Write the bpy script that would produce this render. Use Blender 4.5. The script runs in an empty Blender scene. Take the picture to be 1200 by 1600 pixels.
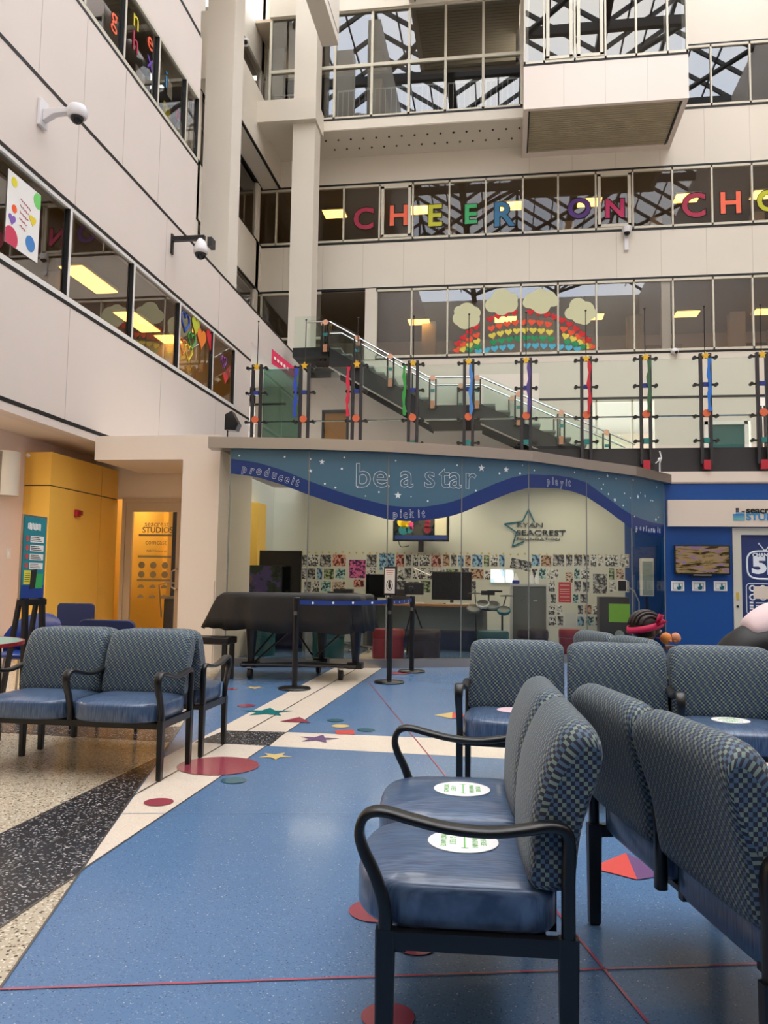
import bpy, bmesh, math, random
from mathutils import Vector, Matrix
random.seed(7)
S = bpy.context.scene
COL = S.collection
PI = math.pi

# ------------------------------------------------------------------ camera
EYE = 1.19
F_PX = 1270.0
PITCH, ROLL, YAW = math.atan(107/1270), 0.0152, math.atan(190/1270)
_fw = Vector((-math.sin(YAW)*math.cos(PITCH), math.cos(YAW)*math.cos(PITCH), math.sin(PITCH)))
_r0 = Vector((math.cos(YAW), math.sin(YAW), 0)); _u0 = _r0.cross(_fw)
_R = _r0*math.cos(ROLL)+_u0*math.sin(ROLL); _U = _u0*math.cos(ROLL)-_r0*math.sin(ROLL)
CAM = Vector((0, 0, EYE))
cd = bpy.data.cameras.new('camera'); cam = bpy.data.objects.new('camera', cd); COL.objects.link(cam)
m = Matrix((_R, _U, -_fw)).transposed().to_4x4(); m.translation = CAM
cam.matrix_world = m
cd.sensor_fit = 'HORIZONTAL'; cd.sensor_width = 36; cd.lens = 36*F_PX/1200
cd.clip_end = 300; cd.clip_start = 0.05
S.camera = cam
# a point seen at pixel (px,py) of the 1200x1600 frame, on the plane z= / x= / y=
def _ray(px, py): return _fw + _R*((px-600)/F_PX) - _U*((py-800)/F_PX)
def atz(px, py, z=0.0):
    d = _ray(px, py); return CAM + d*((z-EYE)/d.z)
def atx(px, py, X):
    d = _ray(px, py); return CAM + d*(X/d.x)
def aty(px, py, Y):
    d = _ray(px, py); return CAM + d*(Y/d.y)

# ------------------------------------------------------------------ light
SKY = 3.4
w = bpy.data.worlds.new('world'); S.world = w; w.use_nodes = True
nt = w.node_tree; bg = nt.nodes['Background']
tc = nt.nodes.new('ShaderNodeTexCoord'); nz = nt.nodes.new('ShaderNodeTexNoise'); cr = nt.nodes.new('ShaderNodeValToRGB')
nz.inputs['Scale'].default_value = 2.2; nz.inputs['Detail'].default_value = 4
cr.color_ramp.elements[0].position = .38; cr.color_ramp.elements[0].color = (.66, .75, .92, 1)
cr.color_ramp.elements[1].position = .62; cr.color_ramp.elements[1].color = (1, .95, .87, 1)
nt.links.new(tc.outputs['Generated'], nz.inputs['Vector']); nt.links.new(nz.outputs['Fac'], cr.inputs['Fac'])
nt.links.new(cr.outputs['Color'], bg.inputs['Color']); bg.inputs['Strength'].default_value = SKY
S.view_settings.view_transform = 'Standard'; S.view_settings.look = 'None'
S.view_settings.gamma = 1; S.view_settings.use_curve_mapping = False
S.view_settings.exposure = 1.0
S.cycles.use_denoising = True
S.cycles.max_bounces = 9; S.cycles.diffuse_bounces = 5; S.cycles.glossy_bounces = 4
S.cycles.transmission_bounces = 6; S.cycles.transparent_max_bounces = 24
S.cycles.sample_clamp_indirect = 6

# ------------------------------------------------------------------ materials
def lin(c):
    c = c/255; return c/12.92 if c <= .04045 else ((c+.055)/1.055)**2.4
def rgb(r, g, b): return (lin(r), lin(g), lin(b), 1)
MATS = {}
def mat(name, c, rough=.5, metal=0, spec=.5, emit=0, bump=0, bscale=40, coat=0, ecol=None):
    if name in MATS: return MATS[name]
    m = bpy.data.materials.new(name); m.use_nodes = True; MATS[name] = m
    p = m.node_tree.nodes['Principled BSDF']
    p.inputs['Base Color'].default_value = rgb(*c); p.inputs['Roughness'].default_value = rough
    p.inputs['Metallic'].default_value = metal; p.inputs['Specular IOR Level'].default_value = spec
    if coat: p.inputs['Coat Weight'].default_value = coat; p.inputs['Coat Roughness'].default_value = .08
    if emit:
        p.inputs['Emission Color'].default_value = rgb(*(ecol or c)); p.inputs['Emission Strength'].default_value = emit
    if bump:
        n = m.node_tree; a = n.nodes.new('ShaderNodeTexNoise'); a.inputs['Scale'].default_value = bscale
        t = n.nodes.new('ShaderNodeTexCoord'); b = n.nodes.new('ShaderNodeBump'); b.inputs['Strength'].default_value = bump
        n.links.new(t.outputs['Object'], a.inputs['Vector']); n.links.new(a.outputs['Fac'], b.inputs['Height'])
        n.links.new(b.outputs['Normal'], p.inputs['Normal'])
    return m
def glass(name, tint, ior=1.6, extra=0.0):
    m = bpy.data.materials.new(name); m.use_nodes = True; MATS[name] = m
    n = m.node_tree; n.nodes.clear()
    o = n.nodes.new('ShaderNodeOutputMaterial'); t = n.nodes.new('ShaderNodeBsdfTransparent'); g = n.nodes.new('ShaderNodeBsdfGlossy')
    x = n.nodes.new('ShaderNodeMixShader'); f = n.nodes.new('ShaderNodeFresnel'); f.inputs['IOR'].default_value = ior
    g.inputs['Roughness'].default_value = .0; g.inputs['Color'].default_value = (1, 1, 1, 1); t.inputs['Color'].default_value = (*tint, 1)
    a = n.nodes.new('ShaderNodeMath'); a.operation = 'ADD'; a.inputs[1].default_value = extra; a.use_clamp = True
    n.links.new(f.outputs[0], a.inputs[0]); n.links.new(a.outputs[0], x.inputs[0])
    n.links.new(t.outputs[0], x.inputs[1]); n.links.new(g.outputs[0], x.inputs[2]); n.links.new(x.outputs[0], o.inputs[0])
    return m
def panel_mat(name, c, rough=.55):
    """painted wall cladding with a faint mottling"""
    m = mat(name, c, rough); n = m.node_tree; p = n.nodes['Principled BSDF']
    t = n.nodes.new('ShaderNodeTexCoord'); a = n.nodes.new('ShaderNodeTexNoise'); a.inputs['Scale'].default_value = .5; a.inputs['Detail'].default_value = 5
    x = n.nodes.new('ShaderNodeMix'); x.data_type = 'RGBA'
    x.inputs[6].default_value = rgb(*c); x.inputs[7].default_value = rgb(*[v*.95 for v in c])
    n.links.new(t.outputs['Object'], a.inputs['Vector']); n.links.new(a.outputs['Fac'], x.inputs[0]); n.links.new(x.outputs[2], p.inputs['Base Color'])
    return m
def terrazzo(name, base, chips, scale, keep, rough=.27, spec=.5, coatw=.14):
    """base colour plus chip colours; chips=[(colour, share)]; keep = chip radius 0..1"""
    m = mat(name, base, rough, spec=spec, coat=coatw); n = m.node_tree; p = n.nodes['Principled BSDF']
    p.inputs['Coat Roughness'].default_value = .10
    t = n.nodes.new('ShaderNodeTexCoord'); v = n.nodes.new('ShaderNodeTexVoronoi'); v.inputs['Scale'].default_value = scale
    n.links.new(t.outputs['Object'], v.inputs['Vector'])
    s = n.nodes.new('ShaderNodeSeparateColor'); n.links.new(v.outputs['Color'], s.inputs[0])
    r = n.nodes.new('ShaderNodeValToRGB'); r.color_ramp.interpolation = 'CONSTANT'
    e = r.color_ramp.elements; e[0].position = 0; e[0].color = rgb(*base); pos = 1-sum(q for _, q in chips)
    e[1].position = pos; e[1].color = rgb(*chips[0][0]); pos += chips[0][1]
    for c, q in chips[1:]:
        k = e.new(min(pos, .999)); k.color = rgb(*c); pos += q
    n.links.new(s.outputs[0], r.inputs[0])
    lt = n.nodes.new('ShaderNodeMath'); lt.operation = 'LESS_THAN'; lt.inputs[1].default_value = keep
    n.links.new(v.outputs['Distance'], lt.inputs[0])
    big = n.nodes.new('ShaderNodeTexNoise'); big.inputs['Scale'].default_value = 1.3; big.inputs['Detail'].default_value = 6
    n.links.new(t.outputs['Object'], big.inputs['Vector'])
    bm_ = n.nodes.new('ShaderNodeMix'); bm_.data_type = 'RGBA'; bm_.inputs[6].default_value = rgb(*[v*.93 for v in base]); bm_.inputs[7].default_value = rgb(*[min(255, v*1.06) for v in base])
    n.links.new(big.outputs['Fac'], bm_.inputs[0])
    x = n.nodes.new('ShaderNodeMix'); x.data_type = 'RGBA'
    n.links.new(lt.outputs[0], x.inputs[0]); n.links.new(bm_.outputs[2], x.inputs[6]); n.links.new(r.outputs[0], x.inputs[7])
    n.links.new(x.outputs[2], p.inputs['Base Color'])
    return m

M = dict(
 wall=panel_mat('white_cladding', (226, 214, 204)), bwall=panel_mat('cream_cladding', (224, 216, 202)),
 beige=panel_mat('beige_paint', (236, 222, 206)), pink=panel_mat('pale_pink_paint', (232, 212, 202)), pinkw=panel_mat('pink_stair_wall', (246, 228, 220)),
 black=mat('black_gap', (12, 12, 13), .6), frame=mat('cream_frame', (206, 200, 182), .4), white=mat('white_paint', (228, 226, 220), .4),
 blackm=mat('black_metal', (16, 16, 18), .32, 0, .5), darkm=mat('dark_grey_metal', (42, 42, 46), .4), steel=mat('brushed_steel', (176, 170, 162), .28, 1, bump=.02, bscale=60),
 chrome=mat('chrome', (215, 215, 218), .12, 1), soffit=mat('soffit_slats', (168, 158, 132), .6), gap=mat('soffit_groove', (36, 32, 26), .8),
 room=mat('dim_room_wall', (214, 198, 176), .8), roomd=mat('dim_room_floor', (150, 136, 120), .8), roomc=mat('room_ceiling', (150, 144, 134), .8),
 lamp=mat('lamp_diffuser', (255, 214, 140), .5, emit=2.2, ecol=(255, 190, 96)), lampw=mat('white_lamp_diffuser', (255, 244, 224), .5, emit=9, ecol=(255, 240, 214)),
 yellow=mat('yellow_laminate', (248, 198, 88), .38), blue=mat('blue_paint', (0, 70, 140), .42), navy=mat('navy_vinyl', (22, 38, 84), .4),
 red=mat('red_vinyl', (150, 28, 34), .4), teal=mat('teal_vinyl', (28, 88, 92), .4), brown=mat('brown_vinyl', (52, 34, 34), .45),
 cloth=mat('black_cover_cloth', (10, 10, 12), .6, bump=.25, bscale=9), screen=mat('dark_screen', (10, 14, 17), .12), grey=mat('grey_laminate', (120, 122, 118), .5),
 wood=mat('light_wood', (178, 128, 78), .5), dwood=mat('wood_door', (176, 120, 58), .45), paper=mat('white_paper', (236, 234, 228), .7),
 ink=mat('black_ink', (20, 20, 22), .6), rubber=mat('rubber', (14, 14, 14), .7), tealdoor=mat('teal_door', (34, 92, 88), .45),
)
M['downlight'] = mat('downlight_glow', (255, 240, 214), .5, emit=58, ecol=(255, 232, 196))  # for the unseen fill lights added near the yellow wall
M['room_glow'] = mat('room_light_glow', (255, 240, 214), .5, emit=26, ecol=(255, 236, 206))
M['glass'] = glass('window_glass', (.88, .88, .84), 1.6, .04)
M['glass_hi'] = glass('tinted_window_glass', (.62, .65, .63), 1.75, .03)
M['glass_soft'] = glass('soft_window_glass', (.92, .92, .88), 1.38, .01)
M['glass_left'] = glass('reflective_window_glass', (.90, .90, .86), 2.0, .08)
M['glass_clear'] = glass('clear_glass', (.90, .94, .92), 1.45)
M['glass_green'] = glass('green_railing_glass', (.93, .975, .955), 1.35, .0)
M['glass_teal'] = glass('frosted_green_glass', (.42, .60, .55), 1.5, .02)

# ------------------------------------------------------------------ mesh builder
class MB:
    def __init__(s): s.bm = bmesh.new(); s.mi = 0; s.uv = None
    def face(s, pts):
        f = s.bm.faces.new([s.bm.verts.new(Vector(p)) for p in pts]); f.material_index = s.mi; return f
    def box(s, x0, x1, y0, y1, z0, z1, rot=None):
        c = [(x, y, z) for x in (x0, x1) for y in (y0, y1) for z in (z0, z1)]
        if rot is not None: c = [rot @ Vector(p) for p in c]
        v = [s.bm.verts.new(p) for p in c]
        for q in ((0, 1, 3, 2), (4, 6, 7, 5), (0, 4, 5, 1), (2, 3, 7, 6), (0, 2, 6, 4), (1, 5, 7, 3)):
            s.bm.faces.new([v[i] for i in q]).material_index = s.mi
        return s
    def prism(s, pts, ext):
        """closed polygon (3-D points) extruded by a vector"""
        e = Vector(ext); a = [s.bm.verts.new(Vector(p)) for p in pts]; b = [s.bm.verts.new(Vector(p)+e) for p in pts]
        n = len(pts)
        s.bm.faces.new(a[::-1]).material_index = s.mi; s.bm.faces.new(b).material_index = s.mi
        for i in range(n): s.bm.faces.new((a[i], a[(i+1) % n], b[(i+1) % n], b[i])).material_index = s.mi
        return s
    def bar(s, p0, p1, w, h, up=(0, 0, 1)):
        """rectangular bar from p0 to p1, w across, h along up"""
        p0 = Vector(p0); p1 = Vector(p1); d = (p1-p0).normalized(); u = Vector(up)
        if abs(d.dot(u)) > .99: u = Vector((0, 1, 0))
        r = d.cross(u).normalized(); u = r.cross(d).normalized()
        a = [p0+r*i*w/2+u*j*h/2 for i, j in ((-1, -1), (1, -1), (1, 1), (-1, 1))]
        return s.prism(a, p1-p0)
    def rings(s, rings, cap0=True, cap1=True, closed=False, flip=False):
        vs = [[s.bm.verts.new(Vector(p)) for p in r] for r in rings]
        n = len(vs[0]); k = len(vs)
        for i in range(k if closed else k-1):
            a, b = vs[i], vs[(i+1) % k]
            for j in range(n):
                s.bm.faces.new((a[j], a[(j+1) % n], b[(j+1) % n], b[j])).material_index = s.mi
        if not closed:
            if cap0: s.bm.faces.new(vs[0][::-1]).material_index = s.mi
            if cap1: s.bm.faces.new(vs[-1]).material_index = s.mi
        return s
    def tube(s, pts, r, seg=8, closed=False):
        pts = [Vector(p) for p in pts]; n = len(pts); R = []
        rr = r if isinstance(r, (list, tuple)) else [r]*n
        prev = None
        for i, p in enumerate(pts):
            if closed: d = pts[(i+1) % n]-pts[i-1]
            else: d = pts[min(i+1, n-1)]-pts[max(i-1, 0)]
            d.normalize()
            if prev is None:
                u = Vector((0, 0, 1)) if abs(d.z) < .9 else Vector((1, 0, 0)); u = (u-d*u.dot(d)).normalized()
            else: u = (prev-d*prev.dot(d)).normalized()
            prev = u; v = d.cross(u)
            R.append([p+(u*math.cos(2*PI*k/seg)+v*math.sin(2*PI*k/seg))*rr[i] for k in range(seg)])
        return s.rings(R, closed=closed)
    def cyl(s, p0, p1, r0, r1=None, seg=16): return s.tube([p0, p1], [r0, r0 if r1 is None else r1], seg)
    def lathe(s, prof, c=(0, 0, 0), seg=24, axis='z'):
        R = []
        for r, h in prof:
            ring = []
            for k in range(seg):
                a = 2*PI*k/seg; x, y = r*math.cos(a), r*math.sin(a)
                q = {'z': (x, y, h), 'y': (x, h, -y), 'x': (h, x, y)}[axis]
                ring.append(Vector(q)+Vector(c))
            R.append(ring)
        return s.rings(R)
    def sph(s, c, r, seg=14, sc=(1, 1, 1)):
        k = seg//2
        return s.rings([[Vector(c)+Vector((r*sc[0]*math.sin(PI*max(.02, min(i, k-.02))/k)*math.cos(2*PI*j/seg), r*sc[1]*math.sin(PI*max(.02, min(i, k-.02))/k)*math.sin(2*PI*j/seg), -r*sc[2]*math.cos(PI*i/k))) for j in range(seg)] for i in range(k+1)])
    def add(s, me, mx):
        n = len(s.bm.faces); nv = len(s.bm.verts); s.bm.from_mesh(me)
        s.bm.verts.ensure_lookup_table(); s.bm.faces.ensure_lookup_table()
        for v in s.bm.verts[nv:]: v.co = mx @ v.co
        for f in s.bm.faces[n:]: f.material_index = s.mi
        return s
    def build(s, name, mt, parent=None, smooth=False, bevel=0, loc=None, normals=True, subd=0):
        if normals: bmesh.ops.recalc_face_normals(s.bm, faces=s.bm.faces[:])
        me = bpy.data.meshes.new(name); s.bm.to_mesh(me); s.bm.free()
        for q in (mt if isinstance(mt, (list, tuple)) else [mt]): me.materials.append((M.get(q) or MATS[q]) if isinstance(q, str) else q)
        o = bpy.data.objects.new(name, me); COL.objects.link(o)
        if parent: o.parent = parent
        if loc is not None: o.location = loc
        if smooth:
            for p in me.polygons: p.use_smooth = True
        if bevel:
            b = o.modifiers.new('bevel', 'BEVEL'); b.width = bevel; b.segments = 2; b.limit_method = 'ANGLE'
            for p in me.polygons: p.use_smooth = True
            b.harden_normals = True
        if subd: q = o.modifiers.new('sub', 'SUBSURF'); q.levels = subd; q.render_levels = subd
        return o
def autosmooth(o, ang=40):
    me = o.data
    for p in me.polygons: p.use_smooth = True
    me.set_sharp_from_angle(angle=math.radians(ang)); return o
def tag(o, label, cat, group=None, kind=None):
    if label: o['label'] = label
    if cat: o['category'] = cat
    if group: o['group'] = group
    if kind: o['kind'] = kind
    return o
def thing(name, label, cat, loc=(0, 0, 0), rz=0, group=None):
    o = bpy.data.objects.new(name, None); COL.objects.link(o); o.empty_display_size = .1
    o.location = loc; o.rotation_euler = (0, 0, rz)
    return tag(o, label, cat, group)
def struct(o, label=None):
    o['kind'] = 'structure'
    if label: o['label'] = label
    return o
def dup(root, loc=None, rz=None, label=None):
    r = root.copy(); COL.objects.link(r)
    if loc is not None: r.location = loc
    if rz is not None: r.rotation_euler = (0, 0, rz)
    if label: r['label'] = label
    for ch in list(root.children):
        c = ch.copy(); COL.objects.link(c); c.parent = r
        for g in list(ch.children):
            d = g.copy(); COL.objects.link(d); d.parent = c
    return r
_tcache = {}
def text_me(txt, size=1, ext=0.0, outline=0.0, off=0.0, align='CENTER', shear=0):
    key = (txt, size, ext, outline, off, align, shear)
    if key in _tcache: return _tcache[key]
    c = bpy.data.curves.new('t', 'FONT'); c.body = txt; c.size = size; c.align_x = align; c.align_y = 'CENTER'; c.extrude = ext; c.offset = off; c.shear = shear
    c.resolution_u = 3
    if outline: c.fill_mode = 'NONE'; c.bevel_depth = outline; c.bevel_resolution = 0; c.extrude = 0
    o = bpy.data.objects.new('t', c); COL.objects.link(o)
    bpy.context.view_layer.update()
    me = bpy.data.meshes.new_from_object(o.evaluated_get(bpy.context.evaluated_depsgraph_get()))
    bpy.data.objects.remove(o); _tcache[key] = me
    return me
# frame whose x runs along `xdir`, y up the wall (z), z out of the wall
def wallmx(o, xdir=(1, 0, 0), updir=(0, 0, 1)):
    x = Vector(xdir).normalized(); u = Vector(updir).normalized(); n = x.cross(u)
    mm = Matrix((x, u, n)).transposed().to_4x4(); mm.translation = Vector(o); return mm
def star_pts(R, r, n=5, a0=PI/2): return [((R if i % 2 == 0 else r)*math.cos(a0+i*PI/n), (R if i % 2 == 0 else r)*math.sin(a0+i*PI/n)) for i in range(2*n)]
def heart_pts(s, n=18): return [(s*.0588*16*math.sin(t)**3/2, s*.0588*(13*math.cos(t)-5*math.cos(2*t)-2*math.cos(3*t)-math.cos(4*t))/2) for t in [2*PI*i/n+.001 for i in range(n)]]
def circ_pts(r, n=24): return [(r*math.cos(2*PI*i/n), r*math.sin(2*PI*i/n)) for i in range(n)]
def rrect(w, h, r, k=4):
    out = []
    for cx_, cy_, a in ((w/2-r, h/2-r, 0), (-w/2+r, h/2-r, PI/2), (-w/2+r, -h/2+r, PI), (w/2-r, -h/2+r, 1.5*PI)):
        for i in range(k+1): out.append((cx_+r*math.cos(a+PI/2*i/k), cy_+r*math.sin(a+PI/2*i/k)))
    return out
def flat(mb, pts, mx, th=.004):
    """2-D polygon laid on a wall frame as a thin solid"""
    n = mx.to_3x3() @ Vector((0, 0, 1))
    return mb.prism([mx @ Vector((x, y, 0)) for x, y in pts], n*th)
def spline(pts, k=6):
    P = [Vector(p) for p in pts]; out = []
    for i in range(len(P)-1):
        a, b, c, d = P[max(i-1, 0)], P[i], P[i+1], P[min(i+2, len(P)-1)]
        for j in range(k):
            t = j/k; out.append(.5*((2*b)+(c-a)*t+(2*a-5*b+4*c-d)*t*t+(3*b-a-3*c+d)*t**3))
    out.append(P[-1]); return out
# ================================================================== SETTING
XL = -5.9                       # plane of the left cladding
M['seam'] = mat('panel_seam', (188, 178, 168), .6)
# ---- floor: terrazzo fields, inlays
terrazzo('terrazzo_blue', (88, 122, 162), [((76, 106, 142), .30), ((118, 146, 174), .12), ((62, 82, 108), .04), ((176, 188, 196), .015)], 150, .40)
terrazzo('terrazzo_cream', (232, 218, 200), [((218, 204, 186), .3), ((240, 230, 215), .2)], 90, .4)
terrazzo('terrazzo_beige', (190, 178, 156), [((150, 134, 110), .25), ((224, 214, 196), .25), ((80, 70, 58), .12)], 90, .5)
terrazzo('terrazzo_black', (44, 44, 48), [((24, 24, 28), .2), ((128, 128, 130), .22), ((186, 184, 182), .11)], 90, .5)
for n_, c_ in dict(f_red=(160, 70, 84), f_coral=(226, 96, 88), f_green=(62, 108, 122), f_yellow=(232, 206, 140), f_teal=(34, 126, 128), f_purple=(122, 92, 134), f_line=(96, 90, 84), f_rline=(178, 84, 104), f_lblue=(110, 148, 186)).items():
    mat(n_, c_, .2, coat=.25)
fl = MB(); FM = ['terrazzo_blue', 'terrazzo_cream', 'terrazzo_beige', 'terrazzo_black', 'f_red', 'f_coral', 'f_green', 'f_yellow', 'f_teal', 'f_purple', 'f_line', 'f_rline', 'f_lblue']
fl.box(-13, 13, -9, 25, -.12, 0)
def fpoly(mi, pix, layer=1):
    fl.mi = FM.index(mi); z = .0004*layer
    P = [(atz(*p) if len(p) == 2 else Vector(p)) for p in pix]
    fl.face([(p.x, p.y, z) for p in P])
def lineat(a, b, t): return a+(b-a)*t
def g2(px, py): p = atz(px, py); return Vector((p.x, p.y, 0))
La0, La1 = g2(0, 1545), g2(290, 1126)
dLa = (La1-La0).normalized()
LaN, LaF = La0-dLa*6, La0+dLa*22                      # the long edge between beige and blue fields
fpoly('terrazzo_beige', [LaN, LaF, (-13, LaF.y, 0), (-13, LaN.y, 0)], 1)
Sr0, Sr1 = g2(128, 1360), g2(573, 1060); dS = (Sr1-Sr0).normalized(); SrF = Sr0+dS*13
Sl1, Sl0 = g2(491, 1060), g2(250, 1187); dl = (Sl1-Sl0).normalized(); SlF = Sl0+dl*8.6
fpoly('terrazzo_cream', [Sr0, SrF, SlF, Sl0], 2)       # diagonal cream strip
# cross band: cream to the right of the strip, black to the left, blue patch between
b0, b1, t0, t1 = g2(421, 1166), g2(719, 1182), g2(446.5, 1144), g2(719, 1155)
db = (b1-b0).normalized(); dt = (t1-t0).normalized()
fpoly('terrazzo_cream', [b0, b0+db*9, t0+dt*9, t0], 3)
fpoly('terrazzo_black', [b0, t0, g2(352, 1141.5), g2(304, 1160)], 4)
fpoly('terrazzo_black', [g2(268, 1160), g2(284, 1136), t0-dt*7.5, b0-db*7.2], 5)
fpoly('terrazzo_black', [g2(128, 1362), g2(250, 1182), g2(250, 1182)+(g2(0, 1304)-g2(250, 1182))*3, g2(128, 1362)+(g2(0, 1450)-g2(128, 1362))*3], 6)
def fline(mi, a, b, wd, layer=8):
    d = (b-a).normalized(); n = Vector((-d.y, d.x, 0))*wd/2
    fpoly(mi, [a-n, b-n, b+n, a+n], layer)
mid0, mid1 = g2(217, 1239), g2(531, 1060); dm = (mid1-mid0).normalized()
fline('f_line', mid0, mid0+dm*9.5, .012)
fline('f_line', mid0, mid0-(mid0-g2(0, 1364))*1.6, .008)
fline('f_line', Sr0, Sr0+dS*12, .008); fline('f_line', La0, g2(345, 1045), .008)
fline('f_line', g2(250, 1182), g2(250, 1182)+(g2(0, 1304)-g2(250, 1182))*3, .008); fline('f_line', g2(124, 1365), g2(124, 1365)+(g2(0, 1450)-g2(124, 1365))*3, .008)
fline('f_lblue', g2(190, 1272), g2(560, 1270)+(g2(560, 1270)-g2(190, 1272))*2, .005)
fline('f_rline', g2(0, 1547), g2(0, 1547)+(g2(1186, 1507)-g2(0, 1547))*1.6, .009, 9)
fline('f_rline', g2(576, 1066), g2(1013, 1600), .009, 9)
def fell(mi, px, py, rx, ry=None, layer=10, n=36):
    c = g2(px, py); r = (g2(px+rx, py)-g2(px-rx, py)).length/2
    fl.mi = FM.index(mi); fl.face([(c.x+r*math.cos(2*PI*i/n), c.y+r*math.sin(2*PI*i/n), .0004*layer) for i in range(n)])
    return c, r
fell('f_red', 341, 1197, 64); fell('f_red', 248, 1254, 23); fell('f_green', 365, 1220, 20)
fell('f_green', 524, 1126, 13); fell('f_yellow', 532, 1135, 14); fell('f_green', 572, 1141, 14); fell('f_red', 650, 1480, 31); fell('f_red', 606, 1590, 42)
c_, r_ = fell('f_red', 590, 1424, 45, layer=10); fl.mi = FM.index('terrazzo_blue')
fl.face([(c_.x+r_*.62+r_*.9*math.cos(2*PI*i/30), c_.y+r_*.45+r_*.9*math.sin(2*PI*i/30), .0046) for i in range(30)])
def fstar(mi, px, py, R, layer=11, rot=0):
    c = g2(px, py); fl.mi = FM.index(mi); fl.face([(c.x+a, c.y+b, .0004*layer) for a, b in star_pts(R, R*.42, 5, rot)])
fstar('f_yellow', 430, 1182, .12); fstar('f_teal', 418, 1113, .24, rot=.5); fstar('f_purple', 497, 1155, .16, rot=.3); fstar('f_yellow', 770, 1468, .10, rot=.2); fstar('f_yellow', 398, 1075, .12)
fpoly('f_red', [(437, 1128), (468, 1121), (486, 1130)], 11); fpoly('f_coral', [(523, 1142), (552, 1141), (555, 1148), (526, 1148)], 11)
fpoly('f_yellow', [(678, 1118), (707, 1113.5), (706, 1123.5)], 11); fpoly('f_coral', [(707, 1113.5), (736, 1119), (706, 1123.5)], 11)
fpoly('f_coral', [(922, 1357), (978, 1334), (996, 1376)], 11); fpoly('f_purple', [(978, 1334), (1046, 1368), (996, 1376)], 11)
fpoly('f_yellow', [(918, 1241), (940, 1241), (940, 1245), (919, 1245)], 11); fell('f_red', 362, 1077, 9); fell('f_red', 385, 1103, 14)
fell('f_red', 622, 1052, 18)
floor = struct(fl.build('floor', FM))

# ---- left cladding wall
def seams(mb, pts, wd=.014):
    pass
wl = MB(); TH = .22
def slabL(y0, y1, z0, z1): wl.mi = 0; wl.box(XL-TH, XL, y0, y1, z0, z1)
def stripL(y0, y1, z, h=.055): wl.mi = 1; wl.box(XL-.1, XL+.004, y0, y1, z-h/2, z+h/2)
Y0 = -9
slabL(Y0, 18.0, 3.14, 4.90); slabL(Y0, 18.0, 6.26, 7.53); slabL(16.95, 18.0, 4.90, 6.26); slabL(18.0, 23.2, 6.72, 7.53)
slabL(Y0, 14.4, 7.53, 9.16); slabL(Y0, 14.4, 10.5, 11.71); slabL(Y0, 14.3, 11.78, 21)
for z in (3.27, 4.88, 6.27): stripL(Y0, 18.0, z)
stripL(Y0, 23.2, 7.53); stripL(Y0, 14.4, 9.16, .05); stripL(Y0, 14.3, 11.73, .07)
wl.mi = 2
for y in (5.0, 6.35, 7.7, 9.1, 10.2, 11.4, 12.7): wl.box(XL, XL+.002, y-.006, y+.006, 7.58, 9.12); wl.box(XL, XL+.002, y-.006, y+.006, 11.78, 20)
for y in (4.5, 7.3, 10.1, 13.1, 15.8): wl.box(XL, XL+.002, y-.006, y+.006, 3.31, 4.85); wl.box(XL, XL+.002, y-.006, y+.006, 6.3, 7.5)
wl.mi = 0
wl.box(-7.9, XL-TH-.001, 14.2, 14.39, 7.54, 21)                # return of the upper wall
wl.box(-9.5, XL-TH, 17.8, 18.0, 3.14, 7.53)           # return of the lower wall
struct(wl.build('wall_left', ['wall', 'black', 'seam']))
# rooms behind the left wall
rm = MB(); rm.mi = 0
rm.box(-9.7, -9.5, Y0, 18, 3.1, 12); rm.mi = 1; rm.box(-9.5, XL-TH, Y0, 18, 3.6, 3.85); rm.box(-9.5, XL-TH, Y0, 14.2, 7.9, 8.1)
rm.mi = 2; rm.box(-9.5, XL-TH, Y0, 18, 6.75, 6.85); rm.box(-9.5, XL-TH, Y0, 14.2, 10.9, 11.0)
rm.mi = 0
for y in (2.2, 8.9, 13.4): rm.box(-9.5, -8.0, y, y+.12, 3.85, 6.75); rm.box(-9.5, -8.2, y+1, y+1.12, 8.1, 10.9)
struct(rm.build('wall_corridor_left', ['room', 'roomd', 'roomc']))
# window ribbons of the left wall
def ribbonL(idx, y0, z0, z1, muls, y1, label):
    r = thing('window_%d' % idx, label, None); struct(r)
    f = MB(); f.box(XL-.08, XL-.0, y0, y1, z0, z0+.07); f.box(XL-.08, XL, y0, y1, z1-.06, z1)
    for y in muls+[y1-.03]: f.box(XL-.09, XL+.004, y-.03, y+.03, z0+.07, z1-.06)
    f.build('window_frame', 'white' if idx == 1 else 'frame', r)
    g = MB()
    for y in muls+[y1-.03]: g.box(XL-.06, XL+.006, y-.055, y-.031, z0+.07, z1-.06)
    g.build('gasket', 'black', r)
    g = MB(); g.face([(XL-.04, y0, z0+.05), (XL-.04, y1, z0+.05), (XL-.04, y1, z1-.05), (XL-.04, y0, z1-.05)]); g.build('glass', 'glass_left', r, normals=False)
    return r
ribbonL(1, Y0, 4.91, 6.25, [2.6, 4.45, 6.3, 8.15, 10.02, 11.95, 13.82, 15.55], 16.93, 'lower window ribbon of the left wall')
ribbonL(2, Y0, 9.19, 10.5, [5, 6.3, 7.6, 8.9, 10.1, 11.3, 12.55, 13.75], 14.4, 'upper window ribbon of the left wall')

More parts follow.
